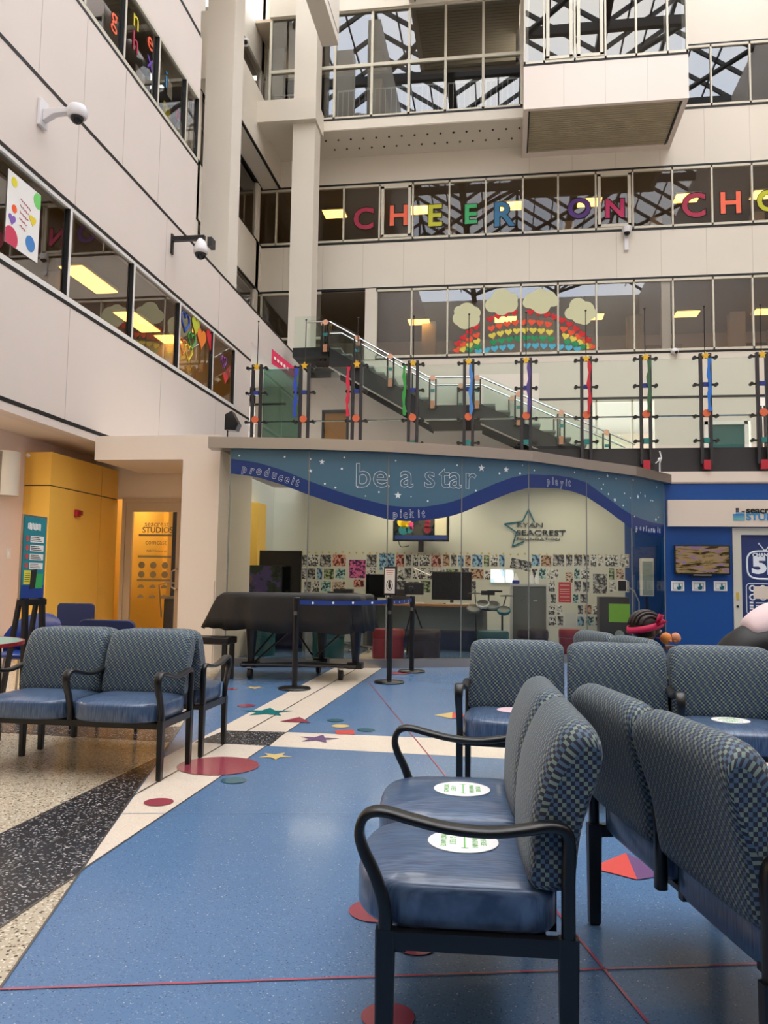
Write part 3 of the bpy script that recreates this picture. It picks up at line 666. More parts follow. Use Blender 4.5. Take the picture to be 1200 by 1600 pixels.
def picture(px0, py0, px1, py1, kind=None, name='photo_print', label=None, th=.004, extra=None):
    c = aty((px0+px1)/2, (py0+py1)/2, YS); ww = (aty(px1, py0, YS)-aty(px0, py0, YS)).x; hh = (aty(px0, py0, YS)-aty(px0, py1, YS)).z
    k = random.choice([0, 0, 0, 0, 1, 1, 1, 2, 2, 3, 4, 4, 4, 5, 6, 8, 9]) if kind is None else kind
    q = MB(); q.mi = 0; q.box(-ww/2, ww/2, -th, 0, -hh/2, hh/2); q.mi = 1; b_ = .008; q.box(-ww/2+b_, ww/2-b_, -th-.001, -th, -hh/2+b_, hh/2-b_)
    o = q.build(name, ['photo_border', extra or PM[k][1]], loc=(c.x, YS-.001, c.z))
    if label is None:
        row = min(range(6), key=lambda j: abs((868+19*j+9)-(py0+py1)/2)); side = int(((px0+px1)/2-400)//45)
        place = ['behind the tall black screen', 'just right of the black screen', 'above the piano cover', 'above the right end of the piano cover', 'above the desk beside the queue sign', 'behind the camera tripod', 'above the desk monitor', 'between the monitor and the drum pads', 'above the drum pads', 'above the grey cupboard', 'right of the white bottles', 'between the cupboard and the red poster', 'at the right end of the wall', 'beside the studio corner'][max(0, min(13, side))]
        rn = ['top', 'second', 'third', 'fourth', 'fifth', 'lowest'][row]; key = (k, row, side)
        pic_n[key] = pic_n.get(key, 0)+1
        size = 'large' if ww > .24 else 'small' if ww < .16 else 'mid-sized'
        label = '%s %s print, %s row, %s%s' % (size, PM[k][0], rn, place, '' if pic_n[key] == 1 else ', further right')
    return tag(o, label, 'picture', 'pictures on the studio back wall')
random.seed(11)
special = [(545, 874, 572, 904), (552, 905, 570, 918), (592, 864, 617, 892), (550, 882, 567, 912), (872, 909, 893, 942), (883, 893, 896, 911), (926, 896, 949, 928), (954, 942, 986, 968), (797, 875, 830, 890), (882, 957, 901, 980), (406, 860, 470, 932), (788, 888, 812, 912)]
def free(a, b, c, d): return all(b2 <= a or a2 >= c or d2 <= b or b0 >= d for (a2, b0, b2, d2) in [(s_[0], s_[1], s_[2], s_[3]) for s_ in special])
rows = [(866, 886, 400, 984), (887, 906, 400, 984), (907, 926, 470, 984), (927, 943, 846, 984), (944, 961, 850, 940), (962, 978, 850, 940)]
for (ya, yb_, xa, xb) in rows:
    x = xa+random.random()*5
    while x < xb-9:
        w_ = random.choice([11, 13, 15, 18, 20, 23]); x1 = min(x+w_, xb)
        if not free(x, ya, x1, yb_):
            if free(x, ya, x+11, yb_): x1 = x+11
            else: x += 2; continue
        y0_ = ya+random.random()*1.5; y1_ = yb_+.5-random.random()*1.5
        if free(x, y0_, x1, y1_) and not (740 < x < 846 and ya > 905): picture(x, y0_, x1-1.2, y1_)
        x = x1
picture(545, 874, 572, 904, 7, 'poster', 'bright pink and purple film poster above the covered piano'); picture(592, 864, 617, 892, 2, 'poster', 'large dark blue poster high on the wall left of the queue sign')
picture(552, 905, 570, 918, 5); picture(926, 896, 949, 928, 0, 'poster', 'large dark poster of two figures right of the red poster'); picture(883, 893, 896, 911, 8, label='portrait print of a man in a suit above the red poster')
o = picture(872, 909, 893, 942, 5, 'poster', 'plain red poster with white lines of text, right of the cupboard', extra='poster_red')
q = MB()
for z in (.13, .05, .01, -.03, -.09, -.15): q.box(-.09, .09, -.007, -.0055, z, z+.008)
q.build('printed_text', 'paper', o)
picture(882, 957, 901, 980, 4, 'poster', 'white notice with a small round emblem under the red poster', extra='poster_white')
picture(797, 874, 831, 891, 0, 'poster', 'tilted dark panel fixed across the top row above the cupboard').rotation_euler = (0, .2, 0)
c0, c1 = aty(400, 862, YS), aty(985, 863, YS); g = MB(); k = 0
x = c0.x
while x < c1.x: flat(g, star_pts(.028, .012, 5, .3*k), wallmx((x, YS-.003, 1.72+random.uniform(-.012, .012))), .003); x += .135; k += 1
tag(g.build('star_garland', 'gold'), 'thin row of little gold stars along the top of the picture wall', 'garland')

# --- logo on the studio wall
mat('logo_teal', (36, 120, 134), .3, .6); mat('logo_grey', (84, 96, 98), .35, .5); mat('logo_dark', (34, 50, 58), .35, .4)
def onw(px, py, Y=YS): return aty(px, py, Y)
t = thing('wall_logo', 'teal star outline logo with RYAN SEACREST FOUNDATION lettering on studio wall', 'wall sign', onw(818, 828)); 
t['label'] = 'teal star outline sign with three lines of raised lettering on studio wall'
def rel(px, py): p = aty(px, py, YS); return (p.x-t.location.x, -.03, p.z-t.location.z)
q = MB(); P = [rel(*p) for p in ((835, 817), (826, 796.5), (816.5, 815), (788, 819), (807, 832), (800.5, 854), (819, 846))]
P[1:1] = []
for a, b_ in zip(P, P[1:]): q.bar(a, b_, .025, .025, (0, 1, 0))
q.build('star_outline', 'logo_teal', t)
for txt, px, py, sz, mm_, wd in (('RYAN', 828, 821, .125, 'logo_grey', 38), ('SEACREST', 845, 833, .145, 'logo_dark', 73), ('FOUNDATION', 841, 842.5, .065, 'logo_grey', 64)):
    q = MB(); p = rel(px, py); me = text_me(txt, sz, ext=.01); xs_ = [v.co.x for v in me.vertices]; sx = (wd*15.8/F_PX)/(max(xs_)-min(xs_))
    q.add(me, wallmx((p[0], -.025, p[2])) @ Matrix.Diagonal((sx, 1, 1, 1))); q.build('lettering', mm_, t)

# --- things in the studio
def at3(px, py, Y): return aty(px, py, Y)
def boxthing(name, label, cat, mt, x0, x1, y0, y1, z0, z1, bev=.01, group=None):
    t = thing(name, label, cat, ((x0+x1)/2, (y0+y1)/2, z0), 0, group); q = MB(); q.box(-(x1-x0)/2, (x1-x0)/2, -(y1-y0)/2, (y1-y0)/2, 0, z1-z0); return t, q
# hanging television
a, b_ = onw(619, 806), onw(704, 848); t = thing('television', 'wall-mounted television showing bright toys on its screen, hanging under the wave', 'television', ((a.x+b_.x)/2, 15.2, b_.z)); W, Hh = b_.x-a.x, a.z-b_.z
q = MB(); q.box(-W/2, W/2, -.03, .04, 0, Hh); q.build('casing', 'blackm', t, bevel=.008)
def tv_mat(name, cols, scale, em):
    photo_mat(name, cols, scale, 4); p = MATS[name].node_tree.nodes['Principled BSDF']; l = [l for l in MATS[name].node_tree.links if l.to_socket.name == 'Base Color'][0]
    MATS[name].node_tree.links.new(l.from_socket, p.inputs['Emission Color']); p.inputs['Emission Strength'].default_value = em; p.inputs['Roughness'].default_value = .15
tv_mat('tv_picture', [(16, 22, 24), (36, 44, 40), (60, 58, 50)], 4, .25)
q = MB(); q.box(-W/2+.03, W/2-.03, -.032, -.03, .03, Hh-.03); scr_ = q.build('screen', 'tv_picture', t)
for nm, cc, bl in (('yellow_toy', (226, 200, 40), [(-.36, .36, .09), (-.26, .38, .07), (-.30, .32, .08)]), ('teal_toy', (30, 110, 110), [(-.33, .21, .09), (-.22, .22, .07)]), ('pink_toy', (210, 60, 120), [(-.19, .32, .05), (-.18, .25, .04)]), ('red_figure', (120, 24, 40), [(.12, .3, .06), (.12, .22, .07), (.13, .38, .05)])):
    mat('tv_'+nm, cc, .4, emit=.12)
    for bx0, bz0, br in bl: q = MB(); q.prism([(bx0+br*math.cos(2*PI*i/14), -.034, bz0+br*math.sin(2*PI*i/14)) for i in range(14)], (0, .0015, 0)); q.build(nm, 'tv_'+nm, scr_)
mat('tv_cream', (206, 196, 160), .4, emit=.12); mat('tv_bluebar', (24, 50, 110), .4, emit=.1)
q = MB(); q.box(.26, W/2-.05, -.034, -.0325, .12, Hh-.05); q.build('cream_cabinet', 'tv_cream', scr_); q = MB(); q.box(-W/2+.04, W/2-.04, -.034, -.0325, .035, .11); q.build('blue_floor', 'tv_bluebar', scr_)
q = MB(); q.box(-.06, .06, .04, .39, .05, .2); q.box(-.05, .05, 0, .04, -.2, 0); q.build('bracket', 'blackm', t)
q = MB(); q.tube(spline([(-W/2+.1, .05, 0), (-W/2+.15, .05, -.1), (-W/2+.3, .06, -.08)], 5), .008, 5); q.build('cable', 'rubber', t)
# desks
def desk(px0, px1, Y, top, mtop, mfront, label, dep=.7, pz=.75):
    xa, xb = at3(px0, 940, Y).x, at3(px1, 940, Y).x; t = thing('desk', label, 'desk', ((xa+xb)/2, Y+dep/2, 0)); W = xb-xa
    q = MB(); q.box(-W/2, W/2, -dep/2, dep/2, top-.04, top); q.build('desktop', mtop, t, bevel=.006)
    q = MB(); q.box(-W/2+.03, W/2-.03, dep/2-.08, dep/2-.05, .33, top-.04); q.build('modesty_panel', mfront, t)
    q = MB(); q.box(-W/2+.03, W/2-.03, dep/2-.06, dep/2-.03, .0, .33); q.build('lower_panel', 'navy', t)
    for sx in (-1, 1): q = MB(); q.box(sx*(W/2-.05)-.03, sx*(W/2-.05)+.03, -dep/2+.05, dep/2-.05, 0, top-.04); q.build('leg', 'grey', t)
    return t
desk(566, 762, 13.9, .80, 'wood', 'studio_panel', 'long studio desk with light wood top and grey panels at centre')
desk(385, 480, 13.2, .82, 'blackm', 'darkm', 'black studio desk behind the covered piano')
def monitor(px0, px1, pyt, pyb, Y, ztop, label, name='monitor', scr='screen', stand=True):
    a, b_ = at3(px0, pyt, Y), at3(px1, pyb, Y); t = thing(name, label, 'screen', ((a.x+b_.x)/2, Y, ztop)); W = b_.x-a.x; z0 = b_.z-ztop; z1 = a.z-ztop
    q = MB(); q.box(-W/2, W/2, -.02, .03, z0, z1); q.build('casing', 'blackm', t, bevel=.006)
    q = MB(); q.box(-W/2+.015, W/2-.015, -.022, -.02, z0+.02, z1-.015); q.build('screen', scr, t)
    if stand: q = MB(); q.box(-.03, .03, .03, .06, .01, z0+.1); q.box(-.13, .13, -.08, .12, 0, .012); q.build('stand', 'darkm', t)
    return t
monitor(675, 737, 893, 938, 14.2, .80, 'black desktop monitor on the studio desk left of the drum pads')
monitor(572, 602, 897, 934, 14.3, .80, 'small dark monitor on the studio desk above the piano end')
tv_mat('screen_scene', [(14, 20, 18), (26, 40, 28), (60, 50, 90), (90, 70, 60)], 3, .12)
monitor(406, 470, 860, 930, 13.5, .82, 'tall black screen standing on the black studio desk')
monitor(385, 440, 883, 930, 13.2, .82, 'low monitor with a faint picture in front of the tall black screen', scr='screen_scene')
for k, (px, lab) in enumerate(((606, 'white microphone arm clamped to the desk behind the queue sign'), (655, 'white microphone arm reaching over the desk monitor'))):
    p = at3(px, 935, 14.4); t = thing('microphone_arm', lab, 'microphone arm', (p.x, 14.52, .80), 0, 'microphone arms')
    q = MB(); q.tube([(0, 0, 0), (.02, 0, .3), (-.1, -.1, .62), (.22, -.25, .48)], .012, 6); q.build('arm', 'white', t); q = MB(); q.cyl((.22, -.25, .48), (.30, -.28, .42), .028, .028, 10); q.build('microphone', 'blackm', t)
for k, (x, lab) in enumerate(((645, 'white keyboard on the studio desk by the tripod'), (715, 'white keyboard in front of the desk monitor'))):
    p = at3(x, 940, 14.05); t = thing('keyboard', lab, 'keyboard', (p.x, 14.05, .80)); q = MB(); q.box(-.2, .2, -.06, .06, 0, .02); q.build('base', 'white', t, bevel=.004)
    q = MB()
    for i in range(12):
        for j in range(4): q.box(-.19+i*.032, -.162+i*.032, -.05+j*.026, -.028+j*.026, .02, .026)
    q.build('keys', 'paper', t)
for k, (px, w_, h_, lab) in enumerate(((540, .5, .28, 'pile of dark audio gear on the wall desk above the piano end'), (632, .36, .3, 'stack of black equipment beside the queue sign'))):
    p = at3(px, 930, 14.9); t = thing('audio_console', lab, 'audio gear', (p.x, 14.85 if not k else 14.5, .80 if k else .8)); q = MB(); q.box(-w_/2, w_/2, -.1, .1, 0, h_*.4); q.box(-w_/2+.05, w_/2-.1, -.1, .08, h_*.4, h_*.8); q.build('case', 'darkm', t, bevel=.01)
    q = MB()
    for i in range(6): q.cyl((-w_/2+.06+i*.06, -.1, h_*.2), (-w_/2+.06+i*.06, -.12, h_*.2), .012, seg=8)
    q.build('knobs', 'chrome', t)
    if not k: t.location.z = .8; q = MB(); q.box(-.35, .35, -.2, .2, -.04, 0); q.box(-.33, -.29, -.2, .2, -.8, -.04); q.box(.29, .33, -.2, .2, -.8, -.04); q.build('stand', 'grey', t)
# drum kit
p = at3(763, 1005, 13.3); t = thing('electronic_drum_kit', 'small electronic drum kit with four round pads on a black rack', 'drum kit', (p.x, 13.3, 0))
for i, (px, py) in enumerate(((740, 952), (754, 944), (770, 946), (787, 954))):
    c = at3(px, py, 13.25); c = (c.x-p.x, (-.05 if i in (0, 3) else .02), c.z)
    q = MB(); q.lathe([(.001, -.03), (.10, -.03), (.11, -.01), (.11, .02), (.095, .025), (.09, .02), (.001, .02)], (0, 0, 0), 24); o = q.build('drum_pad', ['logo_grey', 'film_white', 'studio_panel', 'logo_teal'][i], t, smooth=True, loc=c); o.rotation_euler = (.55, 0, 0)
    q = MB(); q.lathe([(.088, .0205), (.088, .026), (.001, .026)], (0, 0, 0), 24); q.build('drum_head', 'grey', o)
for sx in (-.2, .22): q = MB(); q.tube([(sx, .08, 0), (sx, .05, .78)], .016, 8); q.tube([(sx, -.25, 0), (sx, .07, .12), (sx, .3, 0)], .012, 6); q.build('leg', 'blackm', t)
q = MB(); q.tube([(-.3, .05, .74), (.32, .05, .74)], .016, 8); q.tube([(0, .05, .74), (0, .1, 1.0)], .014, 6); q.tube([(.22, .05, .74), (.28, .1, .96)], .01, 6); q.tube([(-.2, .05, .74), (-.22, .1, 1.0)], .01, 6); q.build('rack', 'blackm', t)
q = MB(); q.box(-.12, .1, .02, .12, .98, 1.05); q.box(-.02, .22, .0, .1, 1.03, 1.06); q.build('sound_module', 'blackm', t)
for x, z in ((.3, .97), (-.22, 1.0)): q = MB(); q.lathe([(.001, 0), (.12, -.005), (.12, .005), (.001, .02)], (x, .1, z), 20); q.build('cymbal_pad', 'darkm', t)
# grey cupboard with bottles
x0, x1 = at3(797, 950, 13.8).x, at3(857, 950, 13.8).x
t = thing('cupboard', 'grey two-door cupboard with white frame at the studio back', 'cupboard', ((x0+x1)/2, 14.1, 0)); W = x1-x0
q = MB(); q.box(-W/2, -W/2+.04, -.32, .3, 0, 1.17); q.box(W/2-.04, W/2, -.32, .3, 0, 1.17); q.box(-W/2+.04, W/2-.04, -.32, .3, 1.13, 1.17); q.box(-W/2+.04, W/2-.04, -.25, .3, 0, 1.13); q.build('body', 'white', t)
for sx in (-1, 1):
    q = MB(); a_, b2 = (-W/2+.045, -.004) if sx < 0 else (.004, W/2-.045); q.box(a_, b2, -.29, -.26, .05, 1.125); o = q.build('door', 'grey', t); q = MB(); q.box(sx*.1-.03, sx*.1+.03, -.31, -.29, .88, .9); q.build('handle', 'chrome', o)
mat('bottle_white', (232, 234, 238), .3); mat('bottle_blue', (20, 40, 150), .3)
for k, (px, lab) in enumerate(((832, 'white pump bottle on the grey cupboard, left of its twin'), (838, 'white pump bottle at the right end of the grey cupboard'))):
    p = at3(px+(k-.5)*2, 905, 14.0); t = thing('bottle', lab, 'bottle', (p.x, 14.0, 1.17), 0, 'white bottles on the cupboard')
    q = MB(); q.lathe([(.001, 0), (.035, 0), (.038, .02), (.036, .12), (.012, .16), (.012, .18), (.001, .18)], seg=16); q.build('bottle_body', 'bottle_white', t, smooth=True); q = MB(); q.cyl((0, 0, .18), (0, 0, .215), .012, seg=10); q.build('cap', 'white', t)
p = at3(793, 900, 14.0); t = thing('soap_tub', 'squat blue tub with white top left on the cupboard', 'container', (at3(806, 900, 14).x, 13.95, 1.17)); q = MB(); q.box(-.06, .06, -.05, .05, 0, .06); q.build('tub', 'bottle_blue', t, bevel=.01); q = MB(); q.cyl((0, 0, .06), (0, 0, .17), .05, .012, 12); q.build('top', 'bottle_white', t)
p = at3(783, 900, 15.3); 
o = picture(766, 889, 789, 911, 4, 'notice_board', 'backlit white and pale blue notice panel left of the cupboard', th=.03)
tv_mat('board_picture', [(120, 150, 190), (190, 214, 232), (240, 244, 248)], 4, .5); o.data.materials[1] = MATS['board_picture']
picture(789, 890, 803, 911, 4, 'notice_board', 'backlit pale panel with a blue triangle beside the cupboard top', extra='board_picture', th=.03)
# right side stand with tablet, green sheet, white speaker
t = thing('equipment_rack', 'dark equipment rack with a green sheet near the studio corner', 'rack', (at3(962, 950, 14.9).x, 15.1, 0)); q = MB(); q.box(-.28, .24, -.2, .2, 0, .96); q.build('cabinet', 'darkm', t, bevel=.01)
q = MB(); q.box(-.12, .24, -.21, -.2, .52, .84); q.build('green_sheet', 'sheet_green', t); q = MB(); q.cyl((.06, -.2, .3), (.06, -.24, .3), .08, seg=20); q.build('dial', 'studio_panel', t)
t = thing('tablet_stand', 'white framed tablet on an angled arm by the studio corner', 'tablet', (at3(972, 912, 14.2).x, 14.2, 0)); q = MB(); q.box(-.08, .08, -.012, .012, 1.06, 1.26); q.build('tablet', 'white', t, bevel=.006); q = MB(); q.box(-.065, .065, -.014, -.012, 1.075, 1.245); q.build('screen', 'screen', t)
q = MB(); q.tube([(.05, .02, 1.18), (.2, .05, 1.08), (.28, .05, .9), (.28, .05, .02)], .012, 6); q.cyl((.28, .05, 0), (.28, .05, .02), .15, seg=20); q.build('stand', 'steel', t)
t = thing('loudspeaker', 'tall white column loudspeaker standing in the studio corner', 'speaker', (at3(1012, 900, 15.1).x, 15.2, 0)); q = MB(); q.box(-.11, .11, -.1, .1, .98, 1.66); q.build('cabinet', 'white', t, bevel=.012); q = MB(); q.cyl((0, 0, 0), (0, 0, .98), .03, seg=10); q.cyl((0, 0, 0), (0, 0, .03), .2, seg=20); q.build('pole', 'blackm', t); q = MB(); q.box(-.09, .09, -.105, -.1, 1.0, 1.6); q.build('grille', 'studio_panel', t)
# wall speakers at left pane
for k, (px0, px1, py0, py1, lab) in enumerate(((365, 377, 767, 797, 'black loudspeaker hanging high behind the left studio pane'), (372, 380, 820, 848, 'small black loudspeaker below the hanging one at left pane'))):
    a, b_ = at3(px0, py0, 12.9), at3(px1, py1, 12.9); t = thing('loudspeaker', lab, 'speaker', ((a.x+b_.x)/2, 12.9, b_.z)); W, Hh = b_.x-a.x, a.z-b_.z
    q = MB(); q.box(-W/2, W/2, -.06, .06, 0, Hh); q.build('cabinet', 'blackm', t, bevel=.01); q = MB(); q.box(-W/2+.01, W/2-.01, -.064, -.06, .02, Hh-.02); q.build('grille', 'rubber', t)
    q = MB(); q.box(-.1, 0, .06, .09, Hh*.4, Hh*.6); q.build('bracket', 'blackm', t)
# ottomans
def ottoman(px0, px1, pytop, Y, m_, label, h=None):
    a, b_ = at3(px0, pytop, Y), at3(px1, pytop, Y); r = (b_.x-a.x)/2; h = h or a.z
    t = thing('ottoman', label, 'ottoman', ((a.x+b_.x)/2, Y+r, 0), 0, 'round ottomans behind the glass')
    q = MB(); q.lathe([(.001, 0), (r*.96, 0), (r*.98, .02), (r*.98, h*.68), (.001, h*.68)], seg=28); q.build('base', m_, t, smooth=False); autosmooth(t.children[0])
    q = MB(); q.lathe([(.001, h*.69), (r, h*.69), (r*1.01, h*.75), (r*1.01, h*.93), (r*.96, h*.99), (r*.7, h), (.001, h)], seg=28); autosmooth(q.build('cushion', m_, t))
ottoman(385, 424, 990, 12.2, 'teal', 'teal round ottoman behind the glass at the left end of the piano', .42); ottoman(483, 533, 985, 12.2, 'teal', 'teal round ottoman behind the glass under the piano cover', .44); ottoman(578, 629, 984, 12.3, 'red', 'red round ottoman between the piano and the queue posts', .45)
ottoman(634, 686, 985, 12.4, 'brown', 'dark brown round ottoman right of the queue posts', .45); ottoman(745, 795, 985, 12.55, 'teal', 'teal round ottoman below the drum pads', .44); ottoman(808, 858, 987, 13.3, 'brown', 'dark brown round ottoman in front of the grey cupboard', .43); ottoman(874, 912, 986, 13.6, 'red', 'red round ottoman right of the grey cupboard', .44)
# camera tripod
t = thing('camera_tripod', 'video camera on a tripod behind the glass by the queue posts', 'tripod', (at3(645, 1000, 13.2).x, 13.2, 0))
for a in (0, 2.1, 4.2): q = MB(); q.tube([(0, 0, .82), (.3*math.cos(a+.3), .3*math.sin(a+.3), .01)], .014, 8); q.build('leg', 'blackm', t)
q = MB(); q.tube([(0, 0, .5), (0, 0, .95)], .018, 8); q.build('centre_column', 'steel', t); q = MB(); q.box(-.14, .16, -.1, .1, .97, 1.16); q.cyl((-.02, -.1, 1.06), (-.02, -.22, 1.06), .045, seg=14); q.build('camera', 'darkm', t, bevel=.01)
# office chairs behind piano
def office_chair(px, Y, label, rz=0):
    p = at3(px, 990, Y); t = thing('office_chair', label, 'chair', (p.x, Y, 0), rz, 'office chairs in the studio')
    q = MB(); q.box(-.23, .23, -.23, .22, .42, .5); q.build('seat', 'darkm', t, bevel=.03); q = MB(); q.prism([(x, .22, z) for x, z in rrect(.42, .4, .12)], (0, .05, 0)); o = q.build('backrest', 'darkm', t); o.location.z = .78
    q = MB(); q.cyl((0, 0, .1), (0, 0, .42), .025, seg=10); q.box(-.02, .02, .2, .26, .45, .7); q.build('gas_column', 'blackm', t)
    for k in range(5): a = k*2*PI/5+.3; q = MB(); q.bar((0, 0, .1), (.27*math.cos(a), .27*math.sin(a), .07), .04, .03); q.sph((.27*math.cos(a), .27*math.sin(a), .032), .03, 8); q.build('leg', 'steel', t)
office_chair(560, 13.5, 'dark office chair at the studio desk behind the piano end', 2.8); office_chair(530, 14.0, 'dark office chair between the black desk and the long desk', .5)

# ================================================================== BLUE SIGN WALL
YW = 14.85
xb0 = FP[-1].x+.02
def w3(px, py): return aty(px, py, YW)
dx0 = w3(1144, 850).x; dz1 = w3(1170, 825).z
s = MB(); s.box(xb0, dx0, YW, YW+.2, 0, 2.97); s.box(dx0, XR, YW, YW+.2, dz1, 2.97); s.box(dx0+1.2, XR, YW, YW+.2, 0, dz1); s.mi = 1; s.box(xb0-.02, XR, YW-.015, YW+.22, 2.97, 3.0)
struct(s.build('wall_sign_blue', ['blue', 'steel']))
s = MB(); s.box(xb0, XR, YW+.2, 16.3, 2.9, 2.95); struct(s.build('ceiling_behind_sign', 'roomc'))
t = thing('sign_board', 'long cream sign board on the blue wall with equalizer emblem', 'sign', (w3(1042, 823).x, YW-.1, w3(1042, 823).z)); hb = w3(1042, 782).z-t.location.z
q = MB(); q.box(0, 4.6, 0, .1, 0, hb); mat('sign_cream', (226, 208, 188), .5); q.build('board', 'sign_cream', t, bevel=.004)
def srel(px, py): p = aty(px, py, YW-.1); return (p.x-t.location.x, -.004, p.z-t.location.z)
mat('eq_blue', (60, 140, 190), .4); mat('eq_teal', (90, 180, 190), .4); mat('eq_dark', (60, 60, 76), .4)
q = MB()
for i, n_ in enumerate((5, 9, 6, 7)):
    for j in range(n_):
        x, _, z = srel(1145+i*4.6, 813.5-j*2.25); q.mi = 0 if j < 3 else (1 if j < 6 else 2); q.box(x, x+.05, -.008, 0, z, z+.018)
q.build('emblem', ['eq_teal', 'eq_blue', 'eq_dark'], t)
for txt, px, py, sz, mm_ in (('seacrest', 1165.5, 797.5, .155, 'ink'), ('STUDIOS', 1165.5, 808, .165, 'eq_blue')):
    q = MB(); p = srel(px, py); q.add(text_me(txt, sz, ext=.006, off=.004, align='LEFT'), wallmx((p[0], -.008, p[2])) @ Matrix.Diagonal((1.12, 1, 1, 1))); q.build('lettering', mm_, t)
# TV
a, b_ = w3(1051, 852), w3(1138, 899); t = thing('television', 'flat television on the blue wall with a dim reflected picture', 'television', ((a.x+b_.x)/2, YW-.12, b_.z)); W, Hh = b_.x-a.x, a.z-b_.z
q = MB(); q.box(-W/2, W/2, -.02, .04, 0, Hh); q.build('casing', 'blackm', t, bevel=.006); tv_mat('tv_dim', [(44, 36, 22), (96, 80, 48), (120, 100, 70), (110, 84, 120)], 4, .25); [setattr(n_.inputs['Scale'], 'default_value', (1, 1, 5)) for n_ in MATS['tv_dim'].node_tree.nodes if n_.type == 'MAPPING']
q = MB(); q.box(-W/2+.02, W/2-.02, -.022, -.02, .03, Hh-.02); q.build('screen', 'tv_dim', t); q = MB(); q.box(-.15, .15, -.03, .02, -.015, .01); q.build('sensor_bar', 'steel', t); q = MB(); q.box(-.16, .16, .04, .12, -.05, .3); q.build('wall_mount', 'darkm', t)
for k, (px0, px1, lab) in enumerate(((1048.5, 1069, 'small framed card under the left corner of the blue-wall television'), (1081, 1102, 'small framed card under the middle of the blue-wall television'), (1115, 1136, 'small framed card under the right corner of the blue-wall television'))):
    a, b_ = w3(px0, 908), w3(px1, 923.5); t = thing('instruction_card', lab, 'card', ((a.x+b_.x)/2, YW-.02, b_.z), 0, 'cards with a pointing hand'); W, Hh = b_.x-a.x, a.z-b_.z
    q = MB(); q.box(-W/2, W/2, 0, .02, 0, Hh); q.build('card', 'paper', t)
    q = MB(); 
    for x0_, x1_, z0_, z1_ in ((-W/2+.03, W/2-.03, Hh-.035, Hh-.03), (-W/2+.03, W/2-.03, .03, .035), (-W/2+.03, -W/2+.035, .03, Hh-.03), (W/2-.035, W/2-.03, .03, Hh-.03)): q.box(x0_, x1_, -.002, 0, z0_, z1_)
    q.build('border_line', 'ink', t)
    q = MB(); flat(q, [(-.012, .04), (.012, .04), (.012, .0), (.04, -.005), (.04, -.04), (.02, -.07), (-.025, -.07), (-.04, -.02), (-.025, -.015), (-.012, -.02)], wallmx((.02, -.001, Hh/2+.005)), .002); q.build('hand_symbol', 'logo_teal', t)
# door with navy graphic
d = struct(thing('door_3', 'studio door with navy film and white television graphic', None))
q = MB(); q.box(dx0, dx0+.14, YW-.03, YW+.2, 0, dz1); q.box(dx0+1.06, dx0+1.2, YW-.03, YW+.2, 0, dz1); q.box(dx0+.14, dx0+1.06, YW-.03, YW+.2, dz1-.12, dz1); q.build('door_frame', 'frame', d)
q = MB(); q.box(dx0+.14, dx0+1.06, YW+.02, YW+.07, 0, dz1-.12); mat('film_door', (34, 52, 104), .4); q.build('door_leaf', 'film_door', d)
YD = YW+.016
def dp(px, py): return aty(px, py, YD)
q = MB(); c = dp(1196, 883); ring = [(x*.30, z*.24) for x, z in [(math.copysign(abs(math.cos(a))**.55, math.cos(a)), math.copysign(abs(math.sin(a))**.55, math.sin(a))) for a in [2*PI*i/40+.01 for i in range(40)]]]
q.tube([(c.x+x, YD, c.z+z) for x, z in ring], .016, 6, closed=True); q.tube([(c.x, YD, c.z+.24), (c.x-.1, YD, c.z+.37)], .01, 6); q.tube([(c.x, YD, c.z+.24), (c.x+.1, YD, c.z+.37)], .01, 6); q.sph((c.x-.1, YD, c.z+.37), .018, 8); q.sph((c.x+.1, YD, c.z+.37), .018, 8)
q.add(text_me('5', .42, ext=.003, off=.02), wallmx((c.x-.1, YD, c.z-.02)) @ Matrix.Diagonal((1.2, .9, 1, 1))); q.add(text_me('1', .42, ext=.003, off=.02), wallmx((c.x+.07, YD, c.z-.02)))
q.add(text_me('CHANNEL', .09, ext=.003, off=.004), wallmx((c.x, YD, c.z+.17)))
x0_, z1_ = dp(1166, 912).x, dp(1166, 912).z
q.tube([(x0_+.7, YD, z1_), (x0_+.03, YD, z1_), (x0_, YD, z1_-.04), (x0_, YD, z1_-.48), (x0_+.04, YD, z1_-.54), (x0_+.7, YD, z1_-.54)], .007, 6)
for i in range(3):
    for j in range(2): cc = (x0_+.1+i*.17, YD, z1_-.08-j*.15); q.tube([(cc[0]+.045*math.cos(a), YD, cc[2]+.045*math.sin(a)) for a in [2*PI*k/16 for k in range(16)]], .013, 5, closed=True)
for j in range(5): q.box(x0_+.05, x0_+.11, YD-.004, YD+.002, z1_-.34-j*.05, z1_-.31-j*.05); q.box(x0_+.15, x0_+.5, YD-.004, YD+.002, z1_-.335-j*.05, z1_-.32-j*.05)
q.build('graphic', 'film_white', d)
q = MB(); a, b_ = dp(1177, 916), dp(1205, 936); q.box(a.x, b_.x+.1, YW-.0, YW+.012, b_.z, a.z); q.build('notice', 'sign_cream', d)
q = MB(); p = dp(1151, 931); q.box(p.x-.02, p.x+.02, YW-.05, YW-.03, p.z-.06, p.z+.06); q.build('lock_plate', 'gold', d); q = MB(); q.cyl((p.x, YW-.045, p.z-.18), (p.x, YW-.03, p.z-.18), .02, seg=10); q.build('lock_cylinder', 'blackm', d)

